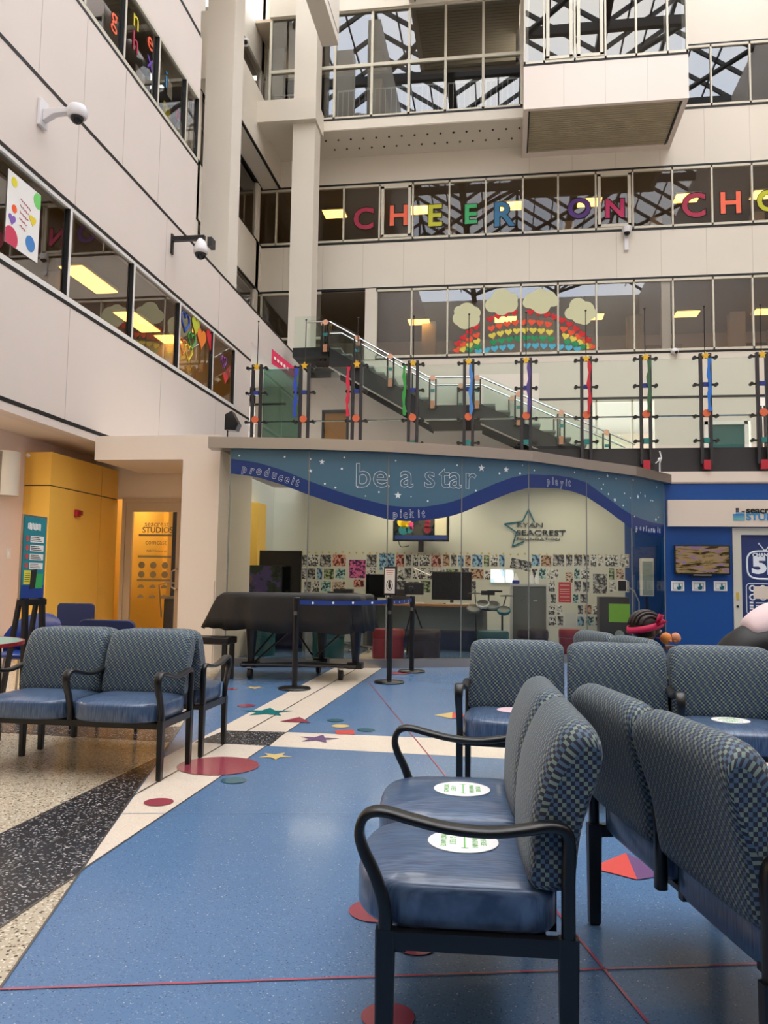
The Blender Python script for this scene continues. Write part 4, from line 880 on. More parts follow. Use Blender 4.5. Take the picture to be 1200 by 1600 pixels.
# ================================================================== GLAZED DOOR IN THE RECESS
YR = 12.5
d = struct(thing('door_4', 'glazed studio side door in the beige recess, yellow wall behind', None)); xa, xb = aty(190, 850, YR).x, aty(291, 850, YR).x
mat('door_beige', (196, 176, 150), .45)
q = MB(); q.box(xa, xa+.06, YR-.03, YR+.15, 0, 2.47); q.box(xb-.05, xb, YR-.03, YR+.15, 0, 2.47); q.box(xa+.06, xb-.05, YR-.03, YR+.15, 2.40, 2.47); q.build('door_frame', 'door_beige', d)
xi0, xi1 = aty(205, 850, YR).x, aty(275, 850, YR).x
q = MB(); q.box(xa+.06, xi0, YR, YR+.06, 0, 2.40); q.box(xi1, xb-.05, YR, YR+.06, 0, 2.4); q.box(xi0, xi1, YR, YR+.06, 2.25, 2.4); q.box(xi0, xi1, YR, YR+.06, 0, .25); q.build('door_leaf', 'door_beige', d)
q = MB(); q.face([(xi0, YR+.03, .25), (xi1, YR+.03, .25), (xi1, YR+.03, 2.25), (xi0, YR+.03, 2.25)]); q.build('glass', 'glass_clear', d, normals=False)
hx = xi1+.04; q = MB(); q.tube([(hx, YR, 1.32), (hx-.0, YR-.07, 1.32), (hx-.07, YR-.07, 1.28), (hx-.07, YR-.07, 1.04), (hx, YR-.07, 1.0), (hx, YR, 1.0)], .014, 8); q.build('handle', 'steel', d)
mat('decal_grey', (150, 132, 96), .6); q = MB(); cx_ = (xi0+xi1)/2; zt = 2.25
q.add(text_me('seacrest', .12, ext=.001), wallmx((cx_+.03, YR+.025, zt-.2)) @ Matrix.Diagonal((1.05, 1, 1, 1))); q.add(text_me('STUDIOS', .13, ext=.001, off=.003), wallmx((cx_+.05, YR+.025, zt-.30)))
for z in (.40, .75, 1.13): q.box(cx_-.27, cx_+.3, YR+.022, YR+.026, zt-z, zt-z+.035)
q.add(text_me('comcast', .11, ext=.001), wallmx((cx_+.03, YR+.025, zt-.50))); q.add(text_me('NBCUniversal', .06, ext=.001), wallmx((cx_+.05, YR+.025, zt-.64)))
for r_ in range(4):
    for k in range(3):
        z = zt-(.87+.15*r_ if r_ < 2 else 1.24+.16*(r_-2)); cc = (cx_-.2+k*.2, z)
        pts = [(cc[0]+.055*math.cos(a), cc[1]+.055*math.sin(a)) for a in ([2*PI*i/18 for i in range(18)] if r_ < 2 else [PI*i/12 for i in range(13)])]
        q.prism([(x, YR+.022, z2) for x, z2 in pts], (0, .003, 0))
q.build('decals', 'decal_grey', d)
q = MB(); xc = aty(262, 850, 14.6).x; q.box(-6.4, xc, 14.6, 14.8, 0, 2.9); q.box(-6.6, -6.4, 12.71, 14.8, 0, 2.9); q.box(-4.80, -4.71, 12.71, 15.0, 0, 2.9); q.mi = 1; q.box(xc-.35, -4.8, 14.9, 15.0, 0, 2.9); q.mi = 2; q.box(-6.6, -4.71, 12.71, 15, 2.9, 2.95)
struct(q.build('wall_behind_door', ['yellow', 'darkm', 'white']))
t = thing('ceiling_light', 'white light panel in the small yellow room behind the glazed door', 'light', (-5.7, 13.65, 2.9)); q = MB(); q.box(-.3, .3, -.1, .1, -.03, 0); q.build('diffuser', 'room_glow', t)
t = thing('utility_cart', 'dark cart with a metal handle behind the glazed door', 'cart', (-5.5, 13.6, 0)); q = MB(); q.box(-.32, .35, -.22, .22, .1, .82); q.build('body', 'darkm', t, bevel=.02); q = MB(); q.box(-.36, .38, -.25, .25, .82, .86); q.build('tray', 'grey', t); q = MB(); q.tube([(-.36, -.2, .5), (-.42, -.2, 1.05), (-.3, -.2, 1.1), (.05, -.2, 1.08)], .014, 8); q.build('handle', 'steel', t); q = MB(); q.sph((.12, 0, .93), .16, 12, (1.4, 1, .55)); q.build('bag', 'blackm', t, smooth=True)
for sx in (-.28, .3):
    for sy in (-.17, .17): q = MB(); q.cyl((sx, sy-.02, .05), (sx, sy+.02, .05), .05, seg=12); q.build('wheel', 'rubber', t)
# ================================================================== RAILING AT SECOND-FLOOR LEVEL
mat('disc_coral', (214, 104, 66), .4); mat('star_yellow', (226, 178, 40), .4); mat('clamp_teal', (30, 120, 116), .4); mat('clamp_red', (176, 34, 54), .4); mat('clamp_blue', (30, 50, 130), .4); mat('disc_pink', (222, 164, 134), .4); mat('clamp_tan', (180, 124, 88), .5)
YRL = 16.3
PX = [400, 475, 557, 645, 732, 822, 916, 1009, 1103, 1192]
RX = [aty(p, 650, YRL).x for p in PX]
near = ['beside the left wall corner', 'at the right edge of the frosted green panel', 'in front of the wooden door', 'right of the wooden door', 'above the middle of the star lettering', 'where the stair meets the deck', 'above the play lettering', 'above the right end of the curved fascia', 'left of the teal door', 'at the right edge of the photo']
rib = [None, ('white and blue', (40, 70, 190)), ('crimson', (206, 20, 60)), ('green', (50, 150, 60)), ('light blue', (70, 130, 200)), ('purple', (80, 60, 130)), ('red', (190, 24, 44)), ('dark green', (50, 96, 60)), ('bright blue', (20, 110, 200)), None]
def post_proto():
    t = thing('railing_post', near[0], 'railing post', (0, YRL, 0), 0, 'posts of the deck railing')
    for sx in (-.085, .085):
        q = MB(); q.box(sx-.03, sx+.03, -.04, .04, 3.52, 5.70); q.build('upright', 'darkm', t, bevel=.006)
    for z in (5.62, 5.08, 4.46, 3.98):
        q = MB(); q.box(-.2, .2, -.02, .02, z-.018, z+.018); q.cyl((-.2, -.05, z), (-.2, .05, z), .035, seg=12); q.cyl((.2, -.05, z), (.2, .05, z), .035, seg=12); q.build('clamp_bar', 'blackm', t)
    q = MB(); q.cyl((0, -.075, 4.51), (0, -.04, 4.51), .075, seg=20); q.build('disc', 'disc_coral', t)
    q = MB(); q.prism([(x, -.07, 5.64+z) for x, z in star_pts(.085, .04)], (0, .03, 0)); q.build('star', 'star_yellow', t)
    q = MB(); q.box(-.05, .05, -.06, .0, 3.93, 4.03); q.build('lower_clamp', 'clamp_teal', t)
    q = MB(); q.box(-.05, .05, -.06, .0, 5.04, 5.12); q.build('upper_clamp', 'clamp_blue', t)
    q = MB(); q.box(-.065, .065, -.06, .03, 3.42, 3.60); q.build('foot_block', 'clamp_red', t)
    q = MB(); q.tube([(0, 0, 5.6), (0, 0, 6.62)], .009, 6); q.sph((0, 0, 6.64), .022, 8); q.build('rod', 'blackm', t)
    return t
pp = post_proto()
for k, x in enumerate(RX):
    o = pp if k == 0 else dup(pp)
    o.location = (x, YRL, 0); o['label'] = 'dark double railing post %s' % near[k]
for k, r_ in enumerate(rib):
    if r_:
        mm_ = 'ribbon_%s' % r_[0].replace(' ', '_'); mat(mm_, r_[1], .5)
        x = RX[k]+(-.05 if k in (1, 2, 3) else .05); q = MB(); n_ = 9
        if k in (1, 2, 3): x -= .12
        L = [(x+.012*math.sin(i*1.3+k), YRL-.11, 5.58-i*.115) for i in range(n_+1)]
        for i in range(n_): 
            w0, w1 = (.03+.012*math.sin(i*2.1+k)), (.03+.012*math.sin((i+1)*2.1+k))
            a, b_ = L[i], L[i+1]; q.prism([(a[0]-w0, a[1], a[2]), (a[0]+w0, a[1], a[2]), (b_[0]+w1, b_[1], b_[2]), (b_[0]-w1, b_[1], b_[2])], (0, .012, 0))
        tag(q.build('ribbon', mm_), '%s ribbon, post %s' % (r_[0], near[k]), 'ribbon', 'ribbons tied to the deck railing')
for k in range(9):
    a, b_ = RX[k]+.12, RX[k+1]-.12
    t = thing('glass_barrier', 'clear glass barrier right of the post %s' % near[k], 'railing', ((a+b_)/2, YRL+.065, 3.9), 0, 'glass panels of the deck railing'); W = b_-a
    if k == 0: t['label'] = 'dark frosted green glass panel at the left end of the deck railing'
    q = MB(); q.box(-W/2, W/2, -.006, .006, .02, 1.72); q.build('pane', 'glass_teal' if k == 0 else 'glass_green', t)
    q = MB(); q.tube([(-W/2, .03, .59), (W/2, .03, .59)], .018, 8); q.build('rail', 'chrome', t)

# ================================================================== STAIR
YSF = 20.5; DEP = 1.5
def sp(px, py, Y=YSF): return aty(px, py, Y)
M['stair_dark'] = mat('stair_dark_green', (16, 22, 22), .6); M['tread'] = mat('tread_grey', (132, 142, 138), .5)
st = thing('staircase', 'open staircase descending to the right behind the glass deck railing', 'staircase', (0, 0, 0))
A0, A1 = sp(515, 542), sp(670, 630); B0, B1 = sp(751, 630), sp(910, 700)
B1 = B0+(B1-B0)*1.5; B1.z = max(B1.z, 3.9)
def flight(p, q_, n):
    for k in range(n):
        t0, t1 = k/n, (k+1)/n; x0, x1 = p.x+(q_.x-p.x)*t0, p.x+(q_.x-p.x)*t1; z = p.z+(q_.z-p.z)*t0
        m_ = MB(); m_.box(x0-.03, x1-.01, YSF+.07, YSF+DEP-.07, z-.05, z); m_.build('tread', 'tread', st)
    for yy in (YSF, YSF+DEP-.06): m_ = MB(); m_.prism([(p.x, yy, p.z-.02), (q_.x, yy, q_.z-.02), (q_.x, yy, q_.z-.52), (p.x, yy, p.z-.52)], (0, .06, 0)); m_.build('stringer', 'stair_dark', st)
    m_ = MB()
    for k in range(n): t0 = k/n; x0 = p.x+(q_.x-p.x)*t0; z = p.z+(q_.z-p.z)*t0; m_.box(x0-.02, x0, YSF+.07, YSF+DEP-.07, z-.22, z-.055)
    m_.build('risers', 'stair_dark', st)
    m_ = MB(); m_.tube([(p.x, YSF-.02, p.z-.54), (q_.x, YSF-.02, q_.z-.54)], .022, 6); m_.build('edge_tube', 'steel', st)
flight(A0, A1, 9); flight(B0, B1, 10)
m_ = MB(); m_.box(A1.x-.02, B0.x+.02, YSF, YSF+DEP, A1.z-.45, A1.z-.06); m_.build('landing', 'stair_dark', st)
m_ = MB(); m_.box(A0.x-1.0, A0.x-.03, YSF+.0, YSF+DEP+.1, A0.z-.25, A0.z); m_.build('upper_landing', 'stair_dark', st)
struct(MB().box(A0.x-1.0, A0.x-.3, YSF+DEP+.12, 24.9, 6.9, 7.25).build('floor_landing', 'darkm'))
def srail(name, label, pts, h, Y, posts, gmat='glass_green'):
    t = thing(name, label, 'railing', (0, Y, 0)); m_ = MB(); m_.tube([(p[0], 0, p[1]+h) for p in pts], .022, 8); m_.build('handrail', 'chrome', t)
    for a, b_ in zip(pts, pts[1:]):
        if abs(a[0]-b_[0]) < .1: continue
        g = MB(); g.prism([(a[0]+.04, -.005, a[1]+.0), (b_[0]-.04, -.005, b_[1]+.0), (b_[0]-.04, -.005, b_[1]+h+.06), (a[0]+.04, -.005, a[1]+h+.06)], (0, .01, 0)); g.build('pane', gmat, t)
    for x, z in posts:
        m_ = MB(); m_.box(x-.10, x-.06, -.04, .03, z-.15, z+h-.05); m_.box(x+.06, x+.10, -.04, .03, z-.15, z+h-.05); o = m_.build('post', 'blackm', t)
        m_ = MB(); m_.cyl((x, -.08, z+h-.03), (x, -.04, z+h-.03), .07, seg=16); m_.build('disc', 'disc_pink', o)
        m_ = MB(); m_.box(x-.05, x+.05, -.07, -.04, z+.26, z+.34); m_.build('clamp', 'clamp_teal', o)
        m_ = MB(); m_.box(x-.05, x+.05, -.07, -.04, z-.16, z+.04); m_.build('foot_block', 'clamp_tan', o)
    return t
def zs(x):
    for p, q_ in ((A0, A1), (A1, B0), (B0, B1)):
        if p.x <= x <= q_.x: return p.z+(q_.z-p.z)*(x-p.x)/(q_.x-p.x)
    return A0.z if x < A0.x else B1.z
pl = [(A0.x-.6, A0.z), (A0.x, A0.z), (A1.x, A1.z), (B0.x, B0.z), (B1.x, B1.z)]
srail('stair_railing', 'near glass balustrade of the staircase with pink discs on posts', pl, .66, YSF-.05, [(sp(p, 560).x, zs(sp(p, 560).x)) for p in (509, 559, 611, 677, 746, 810, 876, 946)])
srail('stair_railing', 'far glass balustrade of the staircase by the landing', [(p[0], p[1]) for p in pl], .85, YSF+DEP+.08, [(sp(p, 560, YSF+DEP).x, zs(sp(p, 560, YSF+DEP).x)) for p in (560, 640, 720, 800, 870)])
a = A0.x
t = thing('landing_railing', 'green glass balustrade at the left end of the stair landing', 'railing', (0, YSF+.3, 0)); x0, x1 = sp(455, 540).x, sp(500, 540).x
g = MB(); g.box(x0, x1, 0, .01, A0.z-.3, A0.z+.95); g.build('pane', 'glass_green', t); g = MB(); g.box(x1-.06, x1-.02, -.02, .03, A0.z-.3, A0.z+.8); g.box(x1+.06, x1+.1, -.02, .03, A0.z-.3, A0.z+.8); g.build('post', 'blackm', t)
g = MB(); g.cyl((x1+.02, -.06, A0.z+.72), (x1+.02, -.02, A0.z+.72), .07, seg=16); g.build('disc', 'disc_pink', t); g = MB(); g.box(x1-.03, x1+.05, -.05, -.02, A0.z-.2, A0.z+.05); g.build('foot_block', 'clamp_red', t)
# pink banner behind left post
pb = aty(437, 563, 21.8); mat('banner_pink', (206, 28, 78), .5); t = thing('wall_banner', 'small magenta banner with white letters beside the left railing posts', 'banner', (pb.x, 18.6, aty(437, 563, 18.6).z))
t.location.x = aty(437, 563, 18.6).x; q = MB(); q.prism([(-.2, 0, .28), (.3, .3, -.12), (.3, .3, -.38), (-.2, 0, -.08)], (.01, -.015, 0)); q.build('cloth', 'banner_pink', t)
q = MB(); [q.prism([(-.14+.07*i, -.012+.04*i, .10-.055*i), (-.10+.07*i, .012+.04*i, .07-.055*i), (-.10+.07*i, .012+.04*i, -.0-.055*i), (-.14+.07*i, -.012+.04*i, .03-.055*i)], (.004, -.006, 0)) for i in range(5)]; q.build('lettering', 'white', t)
# balustrade inside the tall glazed storey
gxs = [gx(p) for p in (422, 462, 506, 523, 581, 639, 696, 755, 815)]
seg = [(gxs[0], gxs[1], 'seen left of the cream column'), (gxs[2], gxs[3], 'just right of the cream column'), (gxs[3], gxs[4], 'second bay from the column'), (gxs[4], gxs[5], 'in front of the inner door frame'), (gxs[5], gxs[6], 'fourth bay from the column'), (gxs[6], gxs[7], 'second bay from the projecting bay'), (gxs[7], gxs[8], 'next to the projecting bay')]
for a, b_, lb in seg:
    t = thing('balustrade', 'white metal balustrade behind the tall glazing, %s' % lb, 'railing', ((a+b_)/2, YG+.2, 15.3), 0, 'white balustrades behind the glazing'); W = b_-a-.12
    q = MB(); q.box(-W/2, W/2, -.015, .015, 1.0, 1.04); q.box(-W/2, W/2, -.015, .015, .08, .11); q.box(-W/2, -W/2+.03, -.015, .015, 0, 1.0); q.box(W/2-.03, W/2, -.015, .015, 0, 1.0); q.build('frame', 'white', t)
    q = MB(); n_ = max(3, int(W/.16))
    for i in range(1, n_): q.box(-W/2+W*i/n_-.009, -W/2+W*i/n_+.009, -.009, .009, .1, 1.0)
    q.build('bars', 'white', t)

# ================================================================== CORRIDOR LIGHTS
def clight(px, py, z, label, w_=1.15, d_=.55, grp='corridor lights behind the windows'):
    p = atz(px, py, z); t = thing('ceiling_light', label, 'light', (p.x, min(p.y, 30.4), z), 0, grp)
    q = MB(); q.box(-w_/2-.03, w_/2+.03, -d_/2-.03, d_/2+.03, 0, .05); q.build('housing', 'frame', t); q = MB(); q.box(-w_/2, w_/2, -d_/2, d_/2, -.02, 0); q.build('diffuser', 'lamp', t)
for px, lb in ((523, 'left of the red letter C'), (655, 'behind the window right of the orange letter H'), (797, 'behind the blue letter R'), (921, 'right of the purple letter O'), (1073, 'left of the second red letter C'), (1194, 'at the right edge of the lettered windows')): clight(px, 334-(px-523)*.045, 13.95, 'warm ceiling panel light '+lb, .75, .6)
for px, lb in ((655, 'left of the rainbow windows'), (790, 'behind the rainbow under the second cloud'), (925, 'just right of the rainbow'), (1073, 'behind the window right of the white column'), (1196, 'at the right edge of the rainbow window band')): clight(px, 503-(px-655)*.03, 10.50, 'warm ceiling panel light '+lb, .75, .6)
for px, py, lb, w_ in ((140, 437, 'behind the second pane of the lower left windows', .7), (215, 503, 'behind the third pane of the lower left windows', .7), (268, 533, 'small behind the fourth pane of the lower left windows', .5)): 
    p = atz(px, py, 6.7); t = thing('ceiling_light', 'long warm ceiling light '+lb, 'light', (p.x, p.y, 6.7), 0, 'corridor lights of the left wall'); q = MB(); q.box(-.25, .25, -w_, w_, 0, .05); q.build('housing', 'frame', t); q = MB(); q.box(-.22, .22, -w_+.03, w_-.03, -.02, 0); q.build('diffuser', 'lamp', t)

# ================================================================== PAINTED LETTERS, RAINBOW, CLOUDS
LC = dict(crim=(166, 32, 66), coral=(240, 106, 74), lime=(190, 190, 40), green=(54, 168, 100), blue=(44, 110, 152), purple=(90, 50, 130), rose=(196, 46, 100))
for k, v in LC.items(): mat('paint_'+k, v, .6)
for i, (ch, px, py, hp, col, word_, pos) in enumerate([('C', 568, 341, 36, 'crim', 'red', 'first letter on the upper windows'), ('H', 623, 336, 34, 'coral', 'orange', 'in the opening window left of the yellow E'), ('E', 680, 336, 36, 'lime', 'yellow', 'between the orange H and the green E'), ('E', 736, 334, 32, 'green', 'green', 'left of the blue R'), ('R', 789, 334, 40, 'blue', 'blue', 'right of the green E'), ('O', 905, 325, 32, 'purple', 'purple', 'left of the pink N'), ('N', 961, 325, 30, 'rose', 'pink', 'in the opening window above the white wall camera'), ('C', 1084, 320, 38, 'crim', 'red', 'left of the second orange H'), ('H', 1142, 316, 34, 'coral', 'orange', 'near the right end of the lettered windows'), ('O', 1203, 313, 34, 'lime', 'yellow', 'cut by the right edge')]):
    p = aty(px, py, YB); hh = hp*25.3/F_PX; me = text_me(ch, hh*1.37, ext=.004, off=.035); t = thing('painted_letter', 'big %s painted letter %s, %s' % (word_, ch, pos), 'letter', (p.x, YB+.015, p.z), 0, 'painted letters on the upper windows')
    zc = (max(v.co.y for v in me.vertices)+min(v.co.y for v in me.vertices))/2; xc = (max(v.co.x for v in me.vertices)+min(v.co.x for v in me.vertices))/2
    q = MB(); q.add(me, wallmx((-xc, 0, -zc))); q.build('letter', 'paint_'+col, t)
    q = MB(); q.add(text_me(ch, hh*1.37, outline=.012, off=.035), wallmx((-xc, -.004, -zc))); q.build('outline', 'ink', t)
HC = [('red', (204, 34, 40), 'outermost'), ('orange', (230, 84, 48), 'second'), ('yellow', (222, 206, 84), 'third'), ('green', (36, 146, 90), 'fourth'), ('light blue', (78, 176, 206), 'fifth'), ('purple', (112, 48, 92), 'innermost')]
cen = aty(816, 640, YB); zbase = 8.33
pk = [(816, 487), (818, 503), (820, 516), (822, 528), (824, 540), (826, 552)]
wn = {m: i for i, m in enumerate(F3M)}
for a, (cn, cc, arc) in enumerate(HC):
    mm_ = 'paper_'+cn.replace(' ', '_'); mat(mm_, cc, .7)
    top = aty(*pk[a], YB); e0 = aty(701, 548-[8, 0, 0, 0, 0, 0][a], YB)
    hw = 2.30+.02*a; Rr = ((top.z-zbase+.2)**2+hw**2)/(2*(top.z-zbase+.2)); zc = top.z-Rr
    proto = None; n_ = 19
    span = 2.27/Rr*1.0
    for k in range(n_):
        an = -span+2*span*k/(n_-1); x = top.x+Rr*math.sin(an); z = zc+Rr*math.cos(an)
        if z < zbase or x < F3M[2]+.1 or x > F3M[6]-.05 or min(abs(x-m_) for m_ in F3M) < .07: continue
        if proto is None:
            q = MB(); q.prism([(px_, 0, pz_) for px_, pz_ in heart_pts(.25)], (0, .006, 0)); proto = q.build('paper_heart', mm_); o = proto
        else: o = proto.copy(); COL.objects.link(o)
        o.location = (x, YB+.012, z); o.rotation_euler = (0, an*.6+random.uniform(-.1, .1), 0)
        tag(o, 'small %s paper heart in the %s arc of the window rainbow' % (cn, arc), 'paper heart', 'paper hearts of the %s rainbow arc' % cn)
mat('paper_cloud', (206, 206, 168), .7)
for lb, px, py, bl in (('left end of the rainbow', 729, 493, [(0, -6, 15), (-10, 4, 12), (9, 6, 12), (-2, 8, 14), (12, -4, 10), (-12, -8, 8)]), ('upper left part of the rainbow', 784, 472, [(0, -6, 16), (-14, 4, 12), (12, 4, 13), (0, 8, 13), (16, -5, 9)]), ('top of the rainbow', 844, 469, [(-12, 0, 13), (0, -6, 13), (12, -2, 13), (20, 2, 9), (-18, 3, 9), (2, 8, 14), (-4, 4, 13)]), ('right side of the rainbow', 905, 484, [(-2, -6, 13), (10, 0, 13), (-12, 5, 10), (2, 8, 14), (16, 6, 10), (8, 14, 10)])):
    c = aty(px, py, YB); s_ = 25.3/F_PX
    pts = []
    for k in range(72):                                   # union outline of the lobes, by ray length
        an = 2*PI*k/72; d = (math.cos(an), math.sin(an)); best = 6
        for bx0, by0, r in bl:
            by0 = -by0; b2 = d[0]*bx0+d[1]*by0; q2 = bx0*bx0+by0*by0-r*r; D = b2*b2-q2
            if D > 0: best = max(best, b2+math.sqrt(D))
        pts.append((d[0]*best*s_, d[1]*best*s_))
    q = MB(); q.prism([(x, 0, z) for x, z in pts], (0, .006, 0)); o = q.build('paper_cloud', 'paper_cloud', loc=(c.x, YB+.010, c.z)); tag(o, 'pale paper cloud on the window at the %s' % lb, 'paper cloud', 'paper clouds over the rainbow')

# ================================================================== THINGS ON THE LEFT WALL
def lx(px, py, off=0): return atx(px, py, XL+off)
# handmade poster
pa, pb_ = lx(17, 300), lx(66, 360)
y0_, y1_ = lx(14, 320).y, lx(65, 350).y; zt_, zb_ = lx(23, 268).z, lx(60, 410).z
t = thing('handmade_poster', 'white handmade poster with coloured hearts taped inside the near left window', 'poster', (XL-.03, (y0_+y1_)/2, zb_)); W = y1_-y0_; Hh = zt_-zb_
q = MB(); q.box(-.004, 0, -W/2, W/2, 0, Hh); q.build('sheet', 'paper', t)
for nm, c_, y, z, r, kind in (('yellow_sun', (226, 214, 60), -.32*W, .88*Hh, .06, 0), ('green_corner', (120, 214, 110), .42*W, .88*Hh, .10, 0), ('orange_dot', (240, 90, 40), -.28*W, .52*Hh, .05, 0), ('purple_heart', (130, 96, 180), -.33*W, .36*Hh, .16, 1), ('yellow_heart', (230, 206, 50), .28*W, .55*Hh, .16, 1), ('pink_circle', (206, 60, 90), -.34*W, .10*Hh, .14, 0), ('blue_egg', (66, 130, 196), .24*W, .2*Hh, .10, 0)):
    mat('craft_'+nm, c_, .7); q = MB(); pts = heart_pts(r) if kind else circ_pts(r, 20)
    q.prism([(.001, max(-W/2, min(W/2, y+a)), max(0, min(Hh, z+b_))) for a, b_ in pts], (.003, 0, 0)); q.build(nm, 'craft_'+nm, t)
q = MB(); random.seed(3)
for k in range(5):
    z = Hh*(.72-.09*k); y = -.12*W
    q.tube([(.004, y+i*.02, z-.004*i+.012*math.sin(i*2.2+k)) for i in range(int(12-k))], .004, 4)
q.build('handwriting', 'craft_pink_circle', t)
# window decorations of the upper ribbon
for ch, px, py, c_, lb in (('g', 179, 28, (240, 100, 60), 'orange letter g in the first upper left pane'), ('n', 213, 32, (220, 200, 40), 'yellow letter n in the second upper left pane'), ('h', 212, 68, (170, 30, 60), 'crimson letter h low in the second upper left pane'), ('e', 235, 65, (240, 96, 60), 'orange letter e in the second upper left pane'), ('x', 235, 97, (90, 50, 150), 'purple letter x in the second upper left pane'), ('i', 260, 125, (40, 130, 190), 'blue brush mark in the third upper left pane')):
    mm_ = 'craft_%s' % ch; mat(mm_, c_, .6); p = lx(px, py, -.03); q = MB(); q.add(text_me(ch, .46, ext=.003, off=.0), wallmx((0, 0, 0), (0, 1, 0))); o = q.build('painted_letter', mm_, loc=p); tag(o, lb, 'letter', 'painted letters on the upper left windows')
for px, py, w_, h_, c_, lb in ((262, 178, .3, .36, (232, 224, 60), 'yellow paper sheet in the third upper left pane'), (267, 140, .2, .3, (230, 228, 222), 'white paper sheet high in the third upper left pane'), (280, 182, .22, .25, (214, 40, 120), 'magenta paper sheet in the third upper left pane'), (282, 202, .2, .35, (226, 224, 220), 'white paper sheet low in the third upper left pane'), (221, 122, .34, .28, (214, 206, 190), 'small framed picture standing in the second upper left pane'), (303, 215, .3, .3, (216, 214, 206), 'pale crumpled paper in the fourth upper left pane')):
    mm_ = 'craft_sheet_%d' % px; mat(mm_, c_, .7); p = lx(px, py, -.03); p.x = XL-.05; q = MB(); q.box(-.006, .0, -w_/2, w_/2, -h_/2, h_/2); o = q.build('paper_sheet', mm_, loc=p); tag(o, lb, 'paper', 'papers in the upper left windows'); o.rotation_euler = (random.uniform(-.12, .12), 0, 0)
for px, py, c_, sz, ol, lb in ((290, 502, (30, 90, 190), .42, 1, 'blue outline heart in the fourth lower left pane'), (306, 508, (190, 200, 60), .42, 0, 'yellow green painted heart in the fourth lower left pane'), (300, 532, (60, 160, 70), .36, 1, 'green outline heart in the fourth lower left pane'), (295, 550, (220, 200, 60), .36, 1, 'yellow outline heart low in the fourth lower left pane'), (286, 540, (214, 130, 60), .36, 1, 'orange outline heart left in the fourth lower left pane'), (315, 528, (236, 130, 40), .5, 0, 'solid orange heart in the fourth lower left pane'), (329, 530, (206, 40, 50), .5, 0, 'solid red heart at the right of the fourth lower left pane'), (352, 590, (206, 60, 60), .3, 0, 'red painted mark in the last lower left pane'), (350, 565, (120, 60, 140), .3, 1, 'purple outline mark in the last lower left pane')):
    mm_ = 'heart_paint_%d' % px; mat(mm_, c_, .6); p = lx(px, py, -.03); q = MB(); hp = [(0, a, b_) for a, b_ in heart_pts(sz, 22)]
    if ol: q.tube(hp, .014, 5, closed=True)
    else: q.prism(hp, (.004, 0, 0))
    o = q.build('painted_heart', mm_, loc=p); tag(o, lb, 'painted heart', 'painted hearts on the lower left windows')
# cameras
mat('camera_white', (222, 220, 222), .35)
p = lx(64, 180); t = thing('security_camera', 'white dome security camera on a white wall arm, upper left wall', 'camera', p)
q = MB(); q.box(0, .05, -.09, .09, -.17, .19); q.build('wall_plate', 'camera_white', t, bevel=.01)
q = MB(); q.prism([(.05, -.05, -.10), (.05, -.05, .06), (.45, -.05, .06), (.45, -.05, -.01), (.2, -.05, -.02)], (0, .1, 0)); q.build('arm', 'camera_white', t, bevel=.012)
q = MB(); q.lathe([(.001, .08), (.10, .08), (.125, .04), (.125, -.04), (.11, -.07), (.001, -.07)], (.5, 0, 0), 22); autosmooth(q.build('housing', 'camera_white', t)); q = MB(); q.sph((.5, 0, -.07), .085, 16); q.build('dome', 'screen', t, smooth=True)
p = lx(268, 380); t = thing('security_camera', 'white drop-shaped dome camera hanging from a black bracket on the left wall', 'camera', p)
q = MB(); q.box(0, .03, -.04, .04, -.2, .16); q.box(.03, .62, -.04, .04, .03, .11); q.build('bracket', 'blackm', t); q = MB(); q.lathe([(.001, .06), (.05, .05), (.10, -.04), (.125, -.14), (.12, -.22), (.001, -.22)], (.55, 0, -.0), 20); q.build('housing', 'camera_white', t, smooth=True); q = MB(); q.sph((.55, 0, -.22), .105, 16); q.build('dome', 'screen', t, smooth=True)
q = MB(); q.box(.55, .63, .3, .5, .05, .22); q.build('junction_box', 'darkm', t)
p = aty(978, 362, YB); t = thing('security_camera', 'white wall camera under the pink letter N on the back wall', 'camera', (p.x, YB, p.z)); q = MB(); q.lathe([(.001, -.12), (.12, -.12), (.15, -.02), (.13, .08), (.001, .08)], (0, -.2, 0), 18); autosmooth(q.build('housing', 'camera_white', t)); q = MB(); q.box(-.06, .06, -.1, 0, -.62, .0); q.build('bracket', 'camera_white', t); q = MB(); q.sph((0, -.22, -.12), .1, 14); q.build('dome', 'screen', t, smooth=True)
for px, py, Y, lb in ((1053, 550, YB, 'twin white camera on the sill right of the rainbow'), (385, 70, 19.0, 'white dome camera high on the recessed wall beside the column'), (437, 536, 22.5, 'small white camera above the magenta banner')):
    p = aty(px, py, Y); t = thing('security_camera', lb, 'camera', (p.x, Y-.1, p.z)); q = MB(); q.sph((0, 0, 0), .12, 14, (1, 1, .8)); q.build('housing', 'camera_white', t, smooth=True); q = MB(); q.box(-.03, .03, .0, .1, -.03, .1); q.build('bracket', 'camera_white', t); q = MB(); q.sph((.03, -.06, -.04), .06, 10); q.build('dome', 'screen', t, smooth=True)
